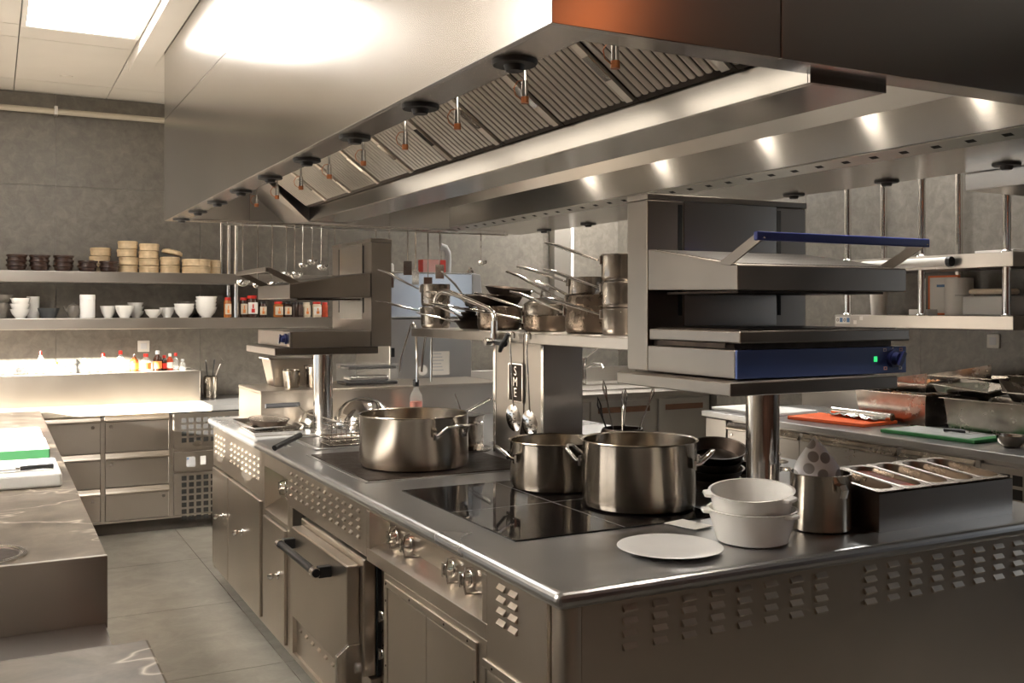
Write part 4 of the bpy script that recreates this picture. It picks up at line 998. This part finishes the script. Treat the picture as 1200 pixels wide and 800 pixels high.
# sauce jars
JL = ['sauce jar with red lid and cream label beside the shelf post', 'sauce jar with red lid just past the shelf post', 'large sauce jar with bright red lid and pepper label', 'jar with orange and cream label next to the large red lidded jar', 'jar with orange contents and cream label under the canopy', 'dark jar with cream label next to the orange one', 'plain dark brown jar among the labelled jars', 'dark jar with brown label on the lower shelf', 'cream coloured jar with pale label', 'jar with cream and orange label near the end of the shelf', 'red brown jar at the end of the lower shelf']
for k, (x, w, h, liq, lid, lb) in enumerate(((1.555, .028, .150, 'amber', 'red_cap', 'cream'), (1.672, .030, .150, 'sauce_dark', 'red_cap', 'cream'), (1.735, .042, .165, 'sauce_dark', 'red_cap', 'paper'), (1.815, .030, .120, 'sauce_dark', 'black_plastic', 'cream'), (1.935, .036, .120, 'amber', 'red_cap', 'cream'), (2.005, .032, .118, 'sauce_dark', 'black_plastic', 'cream'), (2.062, .024, .115, 'brown_bowl', 'black_plastic', None), (2.105, .022, .115, 'sauce_dark', 'black_plastic', 'label_dark'), (2.155, .030, .115, 'cream', 'cream', 'cream'), (2.235, .036, .118, 'cream', 'red_cap', 'paper'), (2.30, .024, .115, 'sauce_red', 'red_cap', None))):
    t = thing('sauce_jar', JL[k], 'jar', (x, 7.56, U2), 0, 'sauce jars on the lower shelf')
    ob('body', M().lathe([(0, 0), (w*.9, 0), (w, .006), (w, h*.78), (w*.75, h*.86), (w*.75, h*.88), (0, h*.88)], 24), liq, t)
    ob('lid', M().lathe([(w*.82, h*.86), (w*.84, h*.98), (w*.78, h), (0, h)], 24), lid, t)
    if lb:
        l = ob('label', B(-w*.80, w*.80, -w-.0015, -w*.58, h*.16, h*.68), lb, t)
        if lb != 'label_dark':
            ob('print', M().box(-w*.30, w*.30, -w-.0022, -w-.0015, h*.22, h*.40).box(-w*.12, w*.12, -w-.0022, -w-.0015, h*.42, h*.60), 'red_cap' if k == 2 else 'label_orange', l)

# ================================================================ BACK COUNTER
mat('vent_dark', (0.010, 0.009, 0.008), 0.7)
bc = thing('drawer_counter', 'refrigerated steel drawer counter along the back wall', 'counter', (0.6, 7.4, 0))
BF = 7.0
W('worktop', B(XL+.02, 1.33, 6.985, 7.375, .80, .838), 'marble_light', bc, .003)
W('worktop', B(1.332, 1.78, 6.985, 7.79, .80, .838), 'steel_top', bc, .004)
W('body', B(XL+.02, 1.76, BF+.03, 7.79, .10, .799), 'steel', bc)
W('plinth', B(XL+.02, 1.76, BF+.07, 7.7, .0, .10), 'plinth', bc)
for x in (-.40, .172, .638, 1.068): W('mullion', B(x-.014, x+.014, BF+.005, BF+.029, .10, .80), 'steel', bc, .003)
W('top_rail', B(XL+.02, 1.76, BF+.004, BF+.029, .786, .799), 'black_gap', bc)
W('bottom_rail', B(XL+.02, 1.76, BF, BF+.029, .088, .102), 'steel', bc, .002)
for ci, (xa, xb) in enumerate(((-.384, .156), (.188, .622), (.654, 1.052))):
    for ri, (za, zb) in enumerate(((.555, .755), (.325, .505), (.105, .275))):
        d = W('drawer', B(xa, xb, BF, BF+.029, za, zb), 'steel', bc, .003)
        W('drawer_pull', M().prism([(BF+.028, zb+.043), (BF+.004, zb+.043), (BF+.001, zb+.036), (BF-.004, zb+.024), (BF-.015, zb+.012), (BF-.015, zb+.004), (BF+.002, zb+.002), (BF+.028, zb+.002)], 'x', xa, xb), 'steel_front', d)
        kx = xb-.045 if ci == 1 else (xa+.035 if ri < 2 else xb-.035)
        if not (ci == 1 and ri == 1):
            W('lock', M().cyl((kx, BF-.005, zb-.03), (kx, BF, zb-.03), .011, n=14), 'chrome', d)
cp = W('compressor_panel', B(1.084, 1.55, BF, BF+.029, .555, .79), 'steel', bc, .002)
cp2 = W('control_strip', B(1.084, 1.55, BF-.006, BF+.029, .40, .53), 'steel', bc, .003)
cp3 = W('compressor_panel', B(1.084, 1.55, BF, BF+.029, .105, .385), 'steel', bc, .002)
W('display', B(1.165, 1.222, BF-.008, BF-.006, .425, .495), 'label_grey', cp2)
W('display_lamp', B(1.168, 1.180, BF-.009, BF-.008, .476, .488), 'label_blue', cp2)
W('switch', B(1.255, 1.292, BF-.011, BF-.006, .435, .495), 'white_plate', cp2, .002)
hole = None
for prt, z0, nr_ in ((cp, .742, 4), (cp3, .35, 7)):
    for r in range(nr_):
        for c in range(7):
            x = 1.15+.048*c; z = z0-.045*r
            if hole is None: hole = ob('vent_hole', B(-.016, .016, -.0015, 0, -.0155, .0155), 'vent_dark', prt); h_ = hole
            else: h_ = rep(hole, 'vent_hole', prt)
            h_.parent = prt; h_.location = (x-.6, BF-7.4, z)
W('vent_latch', M().lathe([(0, 0), (.02, 0), (.02, .006), (0, .006)], 16, sx=1.4, sy=1).xf(Matrix.Translation((1.235, BF-.002, .583)) @ Matrix.Rotation(PI/2, 4, 'X')), 'chrome', cp)
W('ledge', B(XL+.02, 1.325, 7.378, 7.795, .801, 1.053), 'steel', bc, .004)
# crock with utensils
t = thing('utensil_crock', 'cylindrical steel crock on the back counter beside the ledge', 'crock', (1.435, 7.58, .839))
ob('body', M().lathe([(0, 0), (.046, 0), (.05, .005), (.05, .155), (.053, .158), (.047, .158), (.047, .008), (0, .008)], 32), 'steel_pot', t)
ob('handle', M().tube([(.05, 0, .14), (.07, 0, .135), (.072, 0, .118), (.05, 0, .110)], .004, 6).rz(-130), 'chrome', t)
for dx, tl, mt, lab in ((-.028, -8, 'black_plastic', 'black handled utensil leaning in the steel crock'), (.012, 8, 'black_plastic', 'dark handled utensil in the middle of the steel crock')):
    single('kitchen_utensil', M().tube([(0, 0, 0), (.001*tl, 0, .15), (.0028*tl, 0, .27)], [.005, .006, .013], 8, .5), mt, lab, 'utensil', (1.435+dx*.5, 7.58, .851), 0)
t = thing('kitchen_utensil', 'long steel spoon leaning out of the steel crock', 'utensil', (1.445, 7.575, .852))
ob('handle', M().tube([(-.01, 0, 0), (.03, 0, .16), (.06, 0, .235)], .004, 6), 'chrome', t)
ob('bowl', M().lathe([(0, -.004), (.02, 0), (.019, .002), (0, -.002)], 16, sx=1, sy=1.5).xf(Matrix.Translation((.072, 0, .262)) @ Matrix.Rotation(math.radians(60), 4, 'Y') @ Matrix.Rotation(PI/2, 4, 'Z')), 'chrome', t)
# bottles on the ledge
def bottle(x, y, r, h, glass, cap, lab, label=None, capr=.45, liq=None):
    t = thing('sauce_bottle', lab, 'bottle', (x, y, 1.054), random.uniform(-20, 20), 'bottles on the steel ledge')
    ob('body', M().lathe([(0, 0), (r*.92, 0), (r, .004), (r, h*.55), (r*.85, h*.66), (r*.42, h*.78), (r*.40, h*.84), (0, h*.84)], 22), glass, t)
    ob('cap', M().lathe([(r*capr, h*.82), (r*capr, h*.97), (r*capr*.85, h), (0, h)], 18), cap, t)
    if label: ob('label', M().lathe([(r+.0004, h*.12), (r+.001, h*.12), (r+.001, h*.48), (r+.0004, h*.48)], 22), label, t)
BL = [(-.22, .03, .09, 'porcelain', 'white_plate', None, .5, 'small white bottle on the sunlit end of the ledge near the wall corner'),
      (-.10, .028, .10, 'paper', 'red_cap', 'label_orange', .5, 'white bottle with orange label on the sunlit ledge'),
      (.02, .026, .08, 'paper', 'label_orange', None, .5, 'short pale bottle with orange cap on the sunlit ledge'),
      (.10, .030, .075, 'porcelain', 'white_plate', None, .6, 'squat white pot on the sunlit ledge'),
      (.17, .026, .085, 'bottle_glass', 'white_plate', 'label_grey', .5, 'clear bottle with grey label on the sunlit ledge'),
      (.235, .024, .08, 'paper', 'white_plate', None, .5, 'plain white bottle beside the tall red capped one'),
      (.292, .022, .155, 'bottle_glass', 'red_cap', 'pink_print', .36, 'tall clear bottle with pink label and red cap'),
      (.345, .022, .075, 'bottle_glass', 'white_plate', None, .55, 'short greenish clear bottle on the sunlit ledge'),
      (.385, .02, .08, 'paper', 'label_orange', None, .6, 'small white bottle with orange top before the pepper mill'),
      (.425, .022, .075, 'porcelain', 'white_plate', None, .6, 'white pot just before the pepper mill'),
      (.462, .02, .07, 'bottle_glass', 'label_grey', None, .6, 'small clear jar touching the pepper mill'),
      (.565, .024, .10, 'porcelain', 'white_plate', None, .5, 'white bottle just after the pepper mill'),
      (.625, .02, .075, 'bottle_glass', 'label_grey', None, .6, 'low clear jar two places after the pepper mill'),
      (.688, .025, .135, 'bottle_glass', 'red_cap', 'paper', .5, 'clear bottle with white label and red cap'),
      (.765, .02, .07, 'bottle_glass', 'label_grey', None, .6, 'low clear jar between two red capped bottles'),
      (.80, .026, .150, 'bottle_glass', 'red_cap', None, .5, 'round clear bottle with red and white stopper'),
      (.895, .030, .122, 'amber', 'chrome', 'label_orange', .36, 'amber oil bottle with steel pourer and orange label'),
      (.969, .034, .125, 'bottle_glass', 'red_cap', 'label_orange', .5, 'wide clear bottle with orange label and red cap'),
      (1.048, .030, .145, 'sauce_dark', 'label_grey', 'label_orange', .5, 'dark soy bottle with grey cap and orange label'),
      (1.098, .020, .11, 'sauce_dark', 'red_cap', 'red_cap', .6, 'narrow dark bottle with red label'),
      (1.138, .022, .122, 'sauce_red', 'white_plate', 'paper', .5, 'red sauce bottle with white cap'),
      (1.178, .020, .125, 'bottle_glass', 'red_cap', None, .6, 'slim clear bottle with red cap near the end of the ledge'),
      (1.222, .020, .08, 'bottle_glass', 'label_grey', None, .6, 'short clear shaker last on the ledge')]
for x, r, h, g, c, l, cr_, lab in BL: bottle(x, 7.50 if (x*100) % 2 < 1 else 7.53, r, h, g, c, lab, l, cr_)
t = thing('pepper_mill', 'small dark pepper mill among the bottles on the ledge', 'mill', (.513, 7.50, 1.054))
ob('body', M().lathe([(0, 0), (.022, 0), (.022, .02), (.014, .035), (.013, .05), (.028, .068), (.02, .082), (.006, .09), (0, .098)], 20), 'rubber', t)
ob('crank', M().tube([(0, 0, .092), (.025, 0, .092), (.03, 0, .085)], .003, 6), 'rubber', t)
def socket(lab, loc, rz=0):
    t = thing('wall_socket', lab, 'socket', loc, rz)
    ob('plate', B(-.042, .042, -.010, -.001, -.042, .042), 'socket', t, .004)
    ob('rocker', B(-.022, .022, -.013, -.010, -.022, .022), 'label_grey', t, .002)
    return t
socket('white square wall socket under the lower back shelf', (.992, 7.80, 1.222))
socket('white wall socket on the right wall under the steel shelf', (5.2, 3.85, 1.31), -90)

# ================================================================ LEFT MARBLE COUNTERS
t = thing('marble_counter', 'marble topped work counter along the left aisle', 'counter', (-.2, 4.9, 0))
W('worktop', B(-.60, .268, 2.824, 6.983, .81, .850), 'marble', t, .003)
W('body', B(-.56, .236, 2.83, 6.95, .10, .809), 'steel', t, .003)
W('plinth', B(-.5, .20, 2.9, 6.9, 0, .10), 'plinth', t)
W('end_apron', B(-.60, .268, 2.808, 2.8225, .66, .852), 'steel', t, .003)
W('inset_ring', M().lathe([(.10, 0), (.118, 0), (.118, .006), (.104, .008), (.10, .006)], 48, (-.035, 2.945, .850)), 'chrome', t)
W('inset_bowl', M().lathe([(0, .0006), (.10, .0012), (.10, .005), (.099, .005), (.096, .002), (0, .002)], 40, (-.035, 2.945, .850)), 'black_iron', t)
t = thing('sink_unit', 'sunken steel unit between the two marble counters', 'sink', (-.2, 2.44, 0))
W('deck', B(-.60, .262, 2.085, 2.806, .64, .675), 'steel_box', t, .003)
W('body', B(-.56, .236, 2.10, 2.80, .10, .639), 'steel', t)
W('plinth', B(-.5, .2, 2.1, 2.8, 0, .10), 'plinth', t)
t = thing('marble_counter', 'marble topped counter end below the sunken steel unit', 'counter', (-.2, 1.6, 0))
W('worktop', B(-.60, .272, .95, 2.066, .81, .850), 'marble', t, .006)
W('body', B(-.56, .236, .99, 2.06, .10, .809), 'steel', t)
W('plinth', B(-.5, .2, 1.0, 2.05, 0, .10), 'plinth', t)
t = thing('cutting_board', 'thick dark green cutting board with grey top on the marble counter', 'cutting board', (-.05, 4.83, .851))
ob('core', B(-.28, .265, -.20, .20, 0, .056), 'green_dark', t, .004)
ob('top_layer', B(-.278, .262, -.196, .198, .0563, .059), 'white_board', t, .001)
single('cutting_board', B(-.28, .285, -.21, .21, 0, .05), 'white_board', 'thick white cutting board beside the dark green one with a knife on it', 'cutting board', (-.06, 4.19, .851), 0, None, .008)
single('cutting_board', B(-.28, .27, -.25, .25, 0, .03), 'white_board', 'sunlit white cutting board at the far end of the marble counter', 'cutting board', (-.05, 5.5, .851), 0, None, .006)
def knife(lab, loc, rz, bl=.2):
    t = thing('kitchen_knife', lab, 'knife', loc, rz)
    ob('blade', M().prism([(0, -.012), (bl*.8, -.012), (bl, .006), (bl, .012), (0, .014)], 'z', .006, .008), 'chrome', t)
    ob('handle', M().tube([(0, 0, .011), (-.03, .002, .012), (-.08, 0, .013), (-.115, -.004, .011)], [.010, .012, .010, .012], 10, .8), 'black_plastic', t)
    ob('bolster', B(-.004, .012, -.012, .012, .002, .018), 'chrome', t, .002)
knife('black handled kitchen knife lying on the white cutting board', (.085, 4.07, .902), 183)

# ================================================================ RIGHT COUNTER
RX = 4.03; RT = .85
rc = thing('drawer_counter', 'refrigerated steel counter along the right wall with cutting boards on top', 'counter', (4.5, 3.6, 0))
W('worktop', B(RX-.02, 4.86, 1.2, 5.06, .815, RT), 'steel_top', rc, .004)
W('body', B(RX+.03, 5.19, 1.22, 5.04, .10, .814), 'steel_box', rc)  # darker copy of the steel on this counter stands in for its shade
W('ledge', B(4.862, 5.195, 1.2, 5.06, .815, 1.05), 'steel_box', rc, .004)
W('plinth', B(RX+.1, 5.1, 1.3, 5.0, 0, .10), 'plinth', rc)
W('end_stile', B(RX, RX+.029, 4.845, 5.04, .10, .806), 'steel_box', rc, .002)
for y in (3.52, 3.07, 4.20): W('mullion', B(RX+.002, RX+.029, y-.014, y+.014, .10, .80), 'steel_box', rc, .003)
for (ya, yb) in ((4.214, 4.83), (3.534, 4.186), (3.084, 3.506)):
    for (za, zb) in ((.56, .755), (.33, .51), (.11, .28)):
        d = W('drawer', B(RX, RX+.029, ya, yb, za, zb), 'steel_box', rc, .003)
        W('drawer_pull', M().prism([(RX+.028, zb+.043), (RX+.004, zb+.043), (RX+.001, zb+.036), (RX-.004, zb+.024), (RX-.015, zb+.012), (RX-.015, zb+.004), (RX+.002, zb+.002), (RX+.028, zb+.002)], 'y', ya, yb), 'steel_pan', d)
        W('lock', M().cyl((RX-.005, yb-.04, zb-.03), (RX, yb-.04, zb-.03), .010, n=12), 'chrome', d)
cpr = W('compressor_panel', B(RX, RX+.029, 1.25, 3.052, .11, .79), 'steel_box', rc, .002)
for r in range(5):
    for c in range(9):
        h_ = rep(hole, 'vent_hole', cpr, (RX-4.5, 2.99-.062*c-3.6, .735-.062*r), (0, 0, -PI/2)); h_.scale = (1.5, 1, 1.5)
single('cutting_board', B(-.20, .20, -.26, .26, 0, .018), 'white_board', 'white cutting board on the right counter beside the orange one', 'cutting board', (4.32, 4.83, RT+.001), 4, None, .004)
single('cutting_board', B(-.155, .155, -.26, .26, 0, .020), 'orange_board', 'bright orange cutting board on the right hand counter', 'cutting board', (4.33, 4.19, RT+.001), 8, None, .004)
t = thing('cutting_board', 'green cutting board with worn grey top on the right hand counter', 'cutting board', (4.30, 3.47, RT+.001), 4)
ob('board', B(-.15, .15, -.27, .27, 0, .018), 'green_board', t, .004)
ob('worn_top', B(-.13, .13, -.22, .25, .018, .0192), 'grey_board', t)
t = thing('foil_roll', 'roll of crumpled foil lying on the orange cutting board', 'foil roll', (4.44, 4.16, RT+.045))
ob('roll', M().cyl((0, -.24, 0), (0, .20, 0), .022, n=18), 'foil', t)
ob('core', M().cyl((0, -.247, 0), (0, -.2402, 0), .014, n=14), 'wood_dark', t)
fl = M(); n1, n2 = 14, 5
for i in range(n1):
    for j in range(n2):
        fl.v.append((-.012-.022*j+random.uniform(-.006, .006), -.20+.028*i, -.012-.0*j+random.uniform(-.006, .012)))
fl.f = [(i*n2+j, i*n2+j+1, (i+1)*n2+j+1, (i+1)*n2+j) for i in range(n1-1) for j in range(n2-1)]; fl.sm = [False]*len(fl.f)
ob('loose_sheet', fl, 'foil', t)
knife('black handled kitchen knife lying on the green cutting board', (4.335, 3.36, RT+.021), -75, .12)
single('bowl', M().lathe([(0, 0), (.04, 0), (.062, .02), (.07, .05), (.073, .052), (.068, .05), (.058, .02), (0, .006)], 28), 'steel_pan', 'small steel bowl beside the green cutting board', 'bowl', (4.26, 3.06, RT+.001))
def hotel_pan(label, loc, w, l, h, rz=0, rx=0, ry=0, food=None, mt='steel_pan'):
    t = thing('hotel_pan', label, 'pan', loc, rz, 'steel hotel pans on the right hand counter')
    t.rotation_euler = (math.radians(rx), math.radians(ry), math.radians(rz))
    a, b = w/2, l/2; q = .012; e = .018
    m = M(); R = []
    for (x, y, z) in ((a-q*1.5, b-q*1.5, 0), (a, b, h), (a+e, b+e, h), (a+e, b+e, h-.004), (a-.002, b-.002, h-.002), (a-q*1.7, b-q*1.7, .004)): R.append([(x, y, z), (-x, y, z), (-x, -y, z), (x, -y, z)])
    m.add([p for r_ in R for p in r_], [(i*4+j, i*4+(j+1) % 4, i*4+4+(j+1) % 4, i*4+4+j) for i in (0, 1, 2) for j in range(4)]+[(4+j, 4+(j+1) % 4, 20+(j+1) % 4, 20+j) for j in range(4)]+[(0, 3, 2, 1), (20, 21, 22, 23)])
    ob('pan', m, mt, t, .004)
    if food:
        ff = M()
        for k in range(food):
            x, y = random.uniform(-a*.7, a*.7), random.uniform(-b*.7, b*.7)
            an = random.uniform(0, PI)
            ff.tube([(x-.03*math.cos(an), y-.03*math.sin(an), h*.8), (x, y, h*.8+.012), (x+.03*math.cos(an), y+.03*math.sin(an), h*.8)], [.008, .014, .008], 7)
        o = ob('food', ff, 'fried', t); o['kind'] = 'stuff'
        ob('food_bed', B(-a+.02, a-.02, -b+.02, b-.02, h*.55, h*.78), 'sauce_dark', t)
    return t
hotel_pan('deep steel hotel pan behind the orange cutting board with fried food in it', (4.675, 4.02, RT+.001), .30, .50, .175, 0, food=16)
hotel_pan('deep dark steel hotel pan behind the green cutting board', (4.63, 3.25, RT+.001), .32, .72, .18, 0)
hotel_pan('shallow hotel pan with fried pieces set across the deep pans', (4.675, 3.98, RT+.1825), .26, .36, .05, 4, 0, 0, food=10)
hotel_pan('shallow tilted hotel pan resting on the deep dark pan', (4.63, 3.56, RT+.200), .28, .30, .045, 10, 5, -3)
hotel_pan('shallow hotel pan on the ledge against the right wall', (5.02, 3.85, 1.051), .26, .42, .06, 0)
hotel_pan('wide shallow hotel pan laid over the dark pan near its end', (4.63, 3.10, RT+.1825), .26, .32, .05, -6)
hotel_pan('small hotel pan on the ledge next to the socket', (5.02, 3.35, 1.051), .26, .36, .09, 0)

# ================================================================ RIGHT WALL SHELVES
rs = thing('wall_shelf', 'two steel shelves on posts in front of the right hand wall', 'shelf', (5.0, 4.07, 1.38))
W('shelf_board', B(4.80, 5.195, 3.44, 4.70, 1.385, 1.46), 'steel', rs, .003)
W('shelf_board', B(4.80, 5.195, 3.44, 4.70, 1.725, 1.805), 'steel', rs, .003)
for xx in (4.83, 5.15):
    for yv in (3.50, 4.05, 4.62):
        W('post', M().cyl((xx, yv, 1.46), (xx, yv, 1.725), .022, n=16).cyl((xx, yv, 1.805), (xx, yv, ZC-.002), .022, n=16), 'chrome', rs)
        W('post_flange', M().lathe([(.018, 0), (.03, 0), (.028, .006), (.018, .014)], 20, (xx, yv, 1.46)).lathe([(.018, 0), (.03, 0), (.028, .006), (.018, .014)], 20, (xx, yv, 1.805)), 'chrome', rs)
lab_ = W('shelf_label', B(4.7975, 4.7995, 4.57, 4.69, 1.405, 1.45), 'paper', rs)
for k, mt in enumerate(('label_dark', 'label_blue', 'label_dark', 'label_blue')):
    y = 4.68-.029*k
    if mt == 'label_dark': W('print', M().lathe([(.006, 0), (.010, 0), (.010, .0006), (.006, .0006)], 14).xf(Matrix.Translation((4.7974, y-.008, 1.428)) @ Matrix.Rotation(-PI/2, 4, 'Y')), mt, lab_)
    else: W('print', B(4.7968, 4.7974, y-.020, y+.004, 1.414, 1.442), mt, lab_)
for yv, zv in ((4.53, 1.415), (4.48, 1.44)): W('sticker', B(4.798, 4.7995, yv-.012, yv+.012, zv-.012, zv+.012), 'paper', rs)
W('price_rail_card', M().slab((4.796, 3.80, 1.735), (4.796, 3.92, 1.725), (4.785, 3.92, 1.765), (4.785, 3.80, 1.775), .002), 'paper', rs)
t = thing('film_roll', 'long white film roll with black end cap on the upper right shelf', 'roll', (4.768, 4.02, 1.765))
ob('roll', M().cyl((0, -.20, 0), (0, .42, 0), .026, n=20), 'film_roll', t)
ob('clip', M().box(.022, .0315, -.15, -.13, -.02, .02).box(.022, .0315, .30, .32, -.02, .02), 'chrome', t)
ob('end_cap', M().cyl((0, -.225, 0), (0, -.201, 0), .028, .03, n=16), 'black_plastic', t)
single('carton', B(-.06, .06, -.12, .12, 0, .02), 'paper', 'flat pale carton lid on the upper right shelf', 'carton', (5.0, 3.66, 1.806), 0, None, .002)
t = thing('paper_roll', 'thick white paper towel roll on the lower right shelf', 'paper roll', (5.0, 3.93, 1.461))
ob('roll', M().lathe([(.02, 0), (.075, 0), (.078, .003), (.078, .215), (.075, .218), (.02, .218)], 36), 'paper', t)
ob('core', M().lathe([(.02, .0), (.02, .218), (.018, .218), (.018, .0)], 20), 'cream', t)
t = thing('plastic_box', 'clear plastic food box wrapped in film on the lower right shelf', 'box', (4.97, 3.68, 1.461))
ob('tub', M().box(-.10, .10, -.13, .13, 0, .11), 'frost_plastic', t, .008)
ob('lid', M().box(-.11, .11, -.15, .17, .111, .118), 'clear_plastic', t, .003)
ob('contents', M().box(-.08, .08, -.11, .11, .118, .15), 'cream', t, .02)
single('paper_cup', M().lathe([(0, 0), (.045, 0), (.055, .15), (.052, .15), (.043, .005), (0, .005)], 28), 'paper', 'tall white paper cup stack between the posts of the right shelf', 'cup', (4.93, 4.46, 1.461))
t = thing('notice_frame', 'orange framed notice leaning at the back of the lower right shelf', 'frame', (5.10, 4.12, 1.461))
ob('frame', M().box(0, .012, -.11, -.10, 0, .24).box(0, .012, .10, .11, 0, .24).box(0, .012, -.1, .1, 0, .012).box(0, .012, -.1, .1, .228, .24), 'orange_frame', t)
ob('sheet', B(.004, .008, -.1, .1, .012, .228), 'paper', t)
ob('print', B(.0032, .004, -.07, .05, .17, .185), 'label_blue', t)
single('carton', B(-.04, .04, -.07, .07, 0, .035), 'white_plate', 'small white carton in front of the orange framed notice', 'carton', (4.90, 4.10, 1.461), 0, None, .003)

# ================================================================ SINK COUNTER AND DISHWASHER AT THE BACK
sc = thing('sink_counter', 'steel sink counter in the back right corner', 'counter', (4.3, 6.8, 0))
W('worktop', B(3.3, 5.19, 6.38, 7.54, .81, .85), 'steel', sc, .004)
W('body', B(3.33, 5.17, 6.42, 7.53, .10, .809), 'steel_wall', sc)
W('plinth', B(3.4, 5.1, 6.5, 7.5, 0, .10), 'plinth', sc)
for a, b in ((3.36, 4.0), (4.02, 4.62), (4.65, 5.14)):
    d = W('door', B(a, b, 6.395, 6.419, .13, .79), 'steel_wall', sc, .003)
    W('door_pull', B(a+.06, b-.06, 6.388, 6.3945, .70, .745), 'wood_dark', d, .003)
W('basin_rim', M().box(3.9, 4.9, 6.6, 6.63, .8505, .862).box(3.9, 4.9, 7.1, 7.13, .8505, .862).box(3.9, 3.93, 6.63, 7.1, .8505, .862).box(4.87, 4.9, 6.63, 7.1, .8505, .862), 'chrome', sc, .003)
W('backsplash', B(3.3, 5.19, 7.5, 7.54, .8505, .98), 'steel_wall', sc, .003)
t = thing('mixer_tap', 'chrome sink mixer tap with long lever on the back sink counter', 'tap', (4.45, 7.2, .851))
ob('body', M().cyl((0, 0, 0), (0, 0, .20), .026, n=16).cyl((0, 0, .20), (0, 0, .23), .03, n=16), 'chrome', t)
ob('spout', M().tube([(0, 0, .14), (.02, -.12, .19), (.03, -.24, .18), (.03, -.26, .15)], .014, 10), 'chrome', t)
ob('lever', M().tube([(0, 0, .22), (.10, -.04, .30), (.16, -.06, .37)], .008, 8), 'chrome', t)
t = thing('washing_up_rack', 'steel container with utensils on the back sink counter', 'rack', (4.10, 6.95, .863))
ob('tub', M().lathe([(0, 0), (.10, 0), (.12, .13), (.117, .13), (.097, .005), (0, .005)], 28), 'steel_pan', t)
ob('utensils', M().tube([(0, 0, .02), (.07, 0, .3)], .006, 6).tube([(.03, .02, .02), (-.08, .02, .28)], .005, 6).tube([(-.02, 0, .02), (-.03, .03, .31)], .006, 6), 'chrome', t)
# utensil jar with whisks behind the tall pot on the island
t = thing('utensil_jar', 'dark round jar full of whisks behind the tall stock pot', 'jar', (2.10, 3.12, ITOP+.001))
ob('jar', M().lathe([(0, 0), (.07, 0), (.085, .02), (.088, .12), (.075, .15), (.072, .15), (.08, .115), (0, .01)], 28), 'black_iron', t)
for k, (dx, dy, l) in enumerate(((-.03, .02, .33), (.0, -.01, .30), (.05, -.03, .31), (.02, .03, .28), (-.055, 0, .27))):
    ob('whisk', M().tube([(dx*.3, dy*.3, .03), (dx*1.6, dy*1.6, l-.08), (dx*1.9-.006, dy*1.9, l-.03), (dx*2.0, dy*2, l), (dx*1.9+.008, dy*1.9, l-.03), (dx*1.6, dy*1.6, l-.08)], .003, 6), 'chrome' if k < 4 else 'black_plastic', t)
single('mixing_bowl', M().lathe([(0, 0), (.07, 0), (.12, .05), (.135, .09), (.14, .092), (.132, .09), (.115, .05), (0, .006)], 40), 'chrome', 'wide shallow steel bowl with wire rim behind the tall stock pot', 'bowl', (2.17, 2.90, ITOP+.001))
dw = thing('dishwasher', 'tall steel hood dishwasher behind the far ledge of the island', 'dishwasher', (2.63, 6.55, 0))
W('body', B(2.33, 2.93, 6.205, 6.90, .10, 1.43), 'steel_wall', dw, .004)
W('hood_cover', B(2.325, 2.94, 6.2, 6.905, 1.435, 1.746), 'steel_cover_lit', dw, .012)
W('side_cover', M().prism([(2.942, 1.44), (3.03, 1.44), (3.00, 1.735), (2.942, 1.745)], 'y', 6.21, 6.88), 'label_grey', dw, .006)
W('legs', M().box(2.36, 2.40, 6.24, 6.28, 0, .10).box(2.86, 2.90, 6.24, 6.28, 0, .10).box(2.36, 2.40, 6.82, 6.86, 0, .10).box(2.86, 2.90, 6.82, 6.86, 0, .10), 'steel_wall', dw)
lb_ = W('data_label', B(2.62, 2.76, 6.202, 6.2045, 1.05, 1.21), 'paper', dw)
for k in range(6): W('print', B(2.63, 2.70+.008*(k % 3), 6.2012, 6.202, 1.19-.022*k, 1.197-.022*k), 'label_grey', lb_)
W('sticker', M().lathe([(0, 0), (.035, 0), (.035, .002), (0, .002)], 20).xf(Matrix.Translation((2.565, 6.204, 1.085)) @ Matrix.Rotation(PI/2, 4, 'X')), 'paper', dw)
W('latch', B(2.335, 2.36, 6.19, 6.2045, 1.18, 1.24), 'black_plastic', dw, .002)
for k in range(9): W('vent_slit', B(2.322, 2.3295, 6.30, 6.55, 1.50-.02*k, 1.508-.02*k), 'black_gap', dw)
t = thing('carton', 'red and white printed carton standing on the dishwasher', 'carton', (2.78, 6.55, 1.747), 0)
ob('box', B(-.09, .09, -.04, .04, 0, .10), 'red_box', t, .002)
ob('front_print', B(-.085, .04, -.0415, -.040, .006, .098), 'pink_print', t)
single('drain_hose', M().tube([(0, 0, 0), (.004, 0, .12), (.0, 0, .17), (-.02, 0, .205), (-.06, 0, .215)], .024, 12), 'hose', 'grey curved hose rising behind the carton on the dishwasher', 'hose', (2.99, 6.75, 1.747))
single('white_bottle', M().lathe([(0, 0), (.014, 0), (.014, .05), (.008, .058), (0, .062)], 14), 'white_plate', 'tiny white bottle on the dishwasher edge', 'bottle', (2.40, 6.35, 1.747))
t = thing('steel_shaker', 'small steel shaker with knob lid on the dishwasher cover', 'shaker', (2.965, 6.30, 1.7465))
ob('body', M().lathe([(0, 0), (.02, 0), (.022, .02), (.01, .03), (.010, .04), (0, .045)], 18), 'chrome', t)
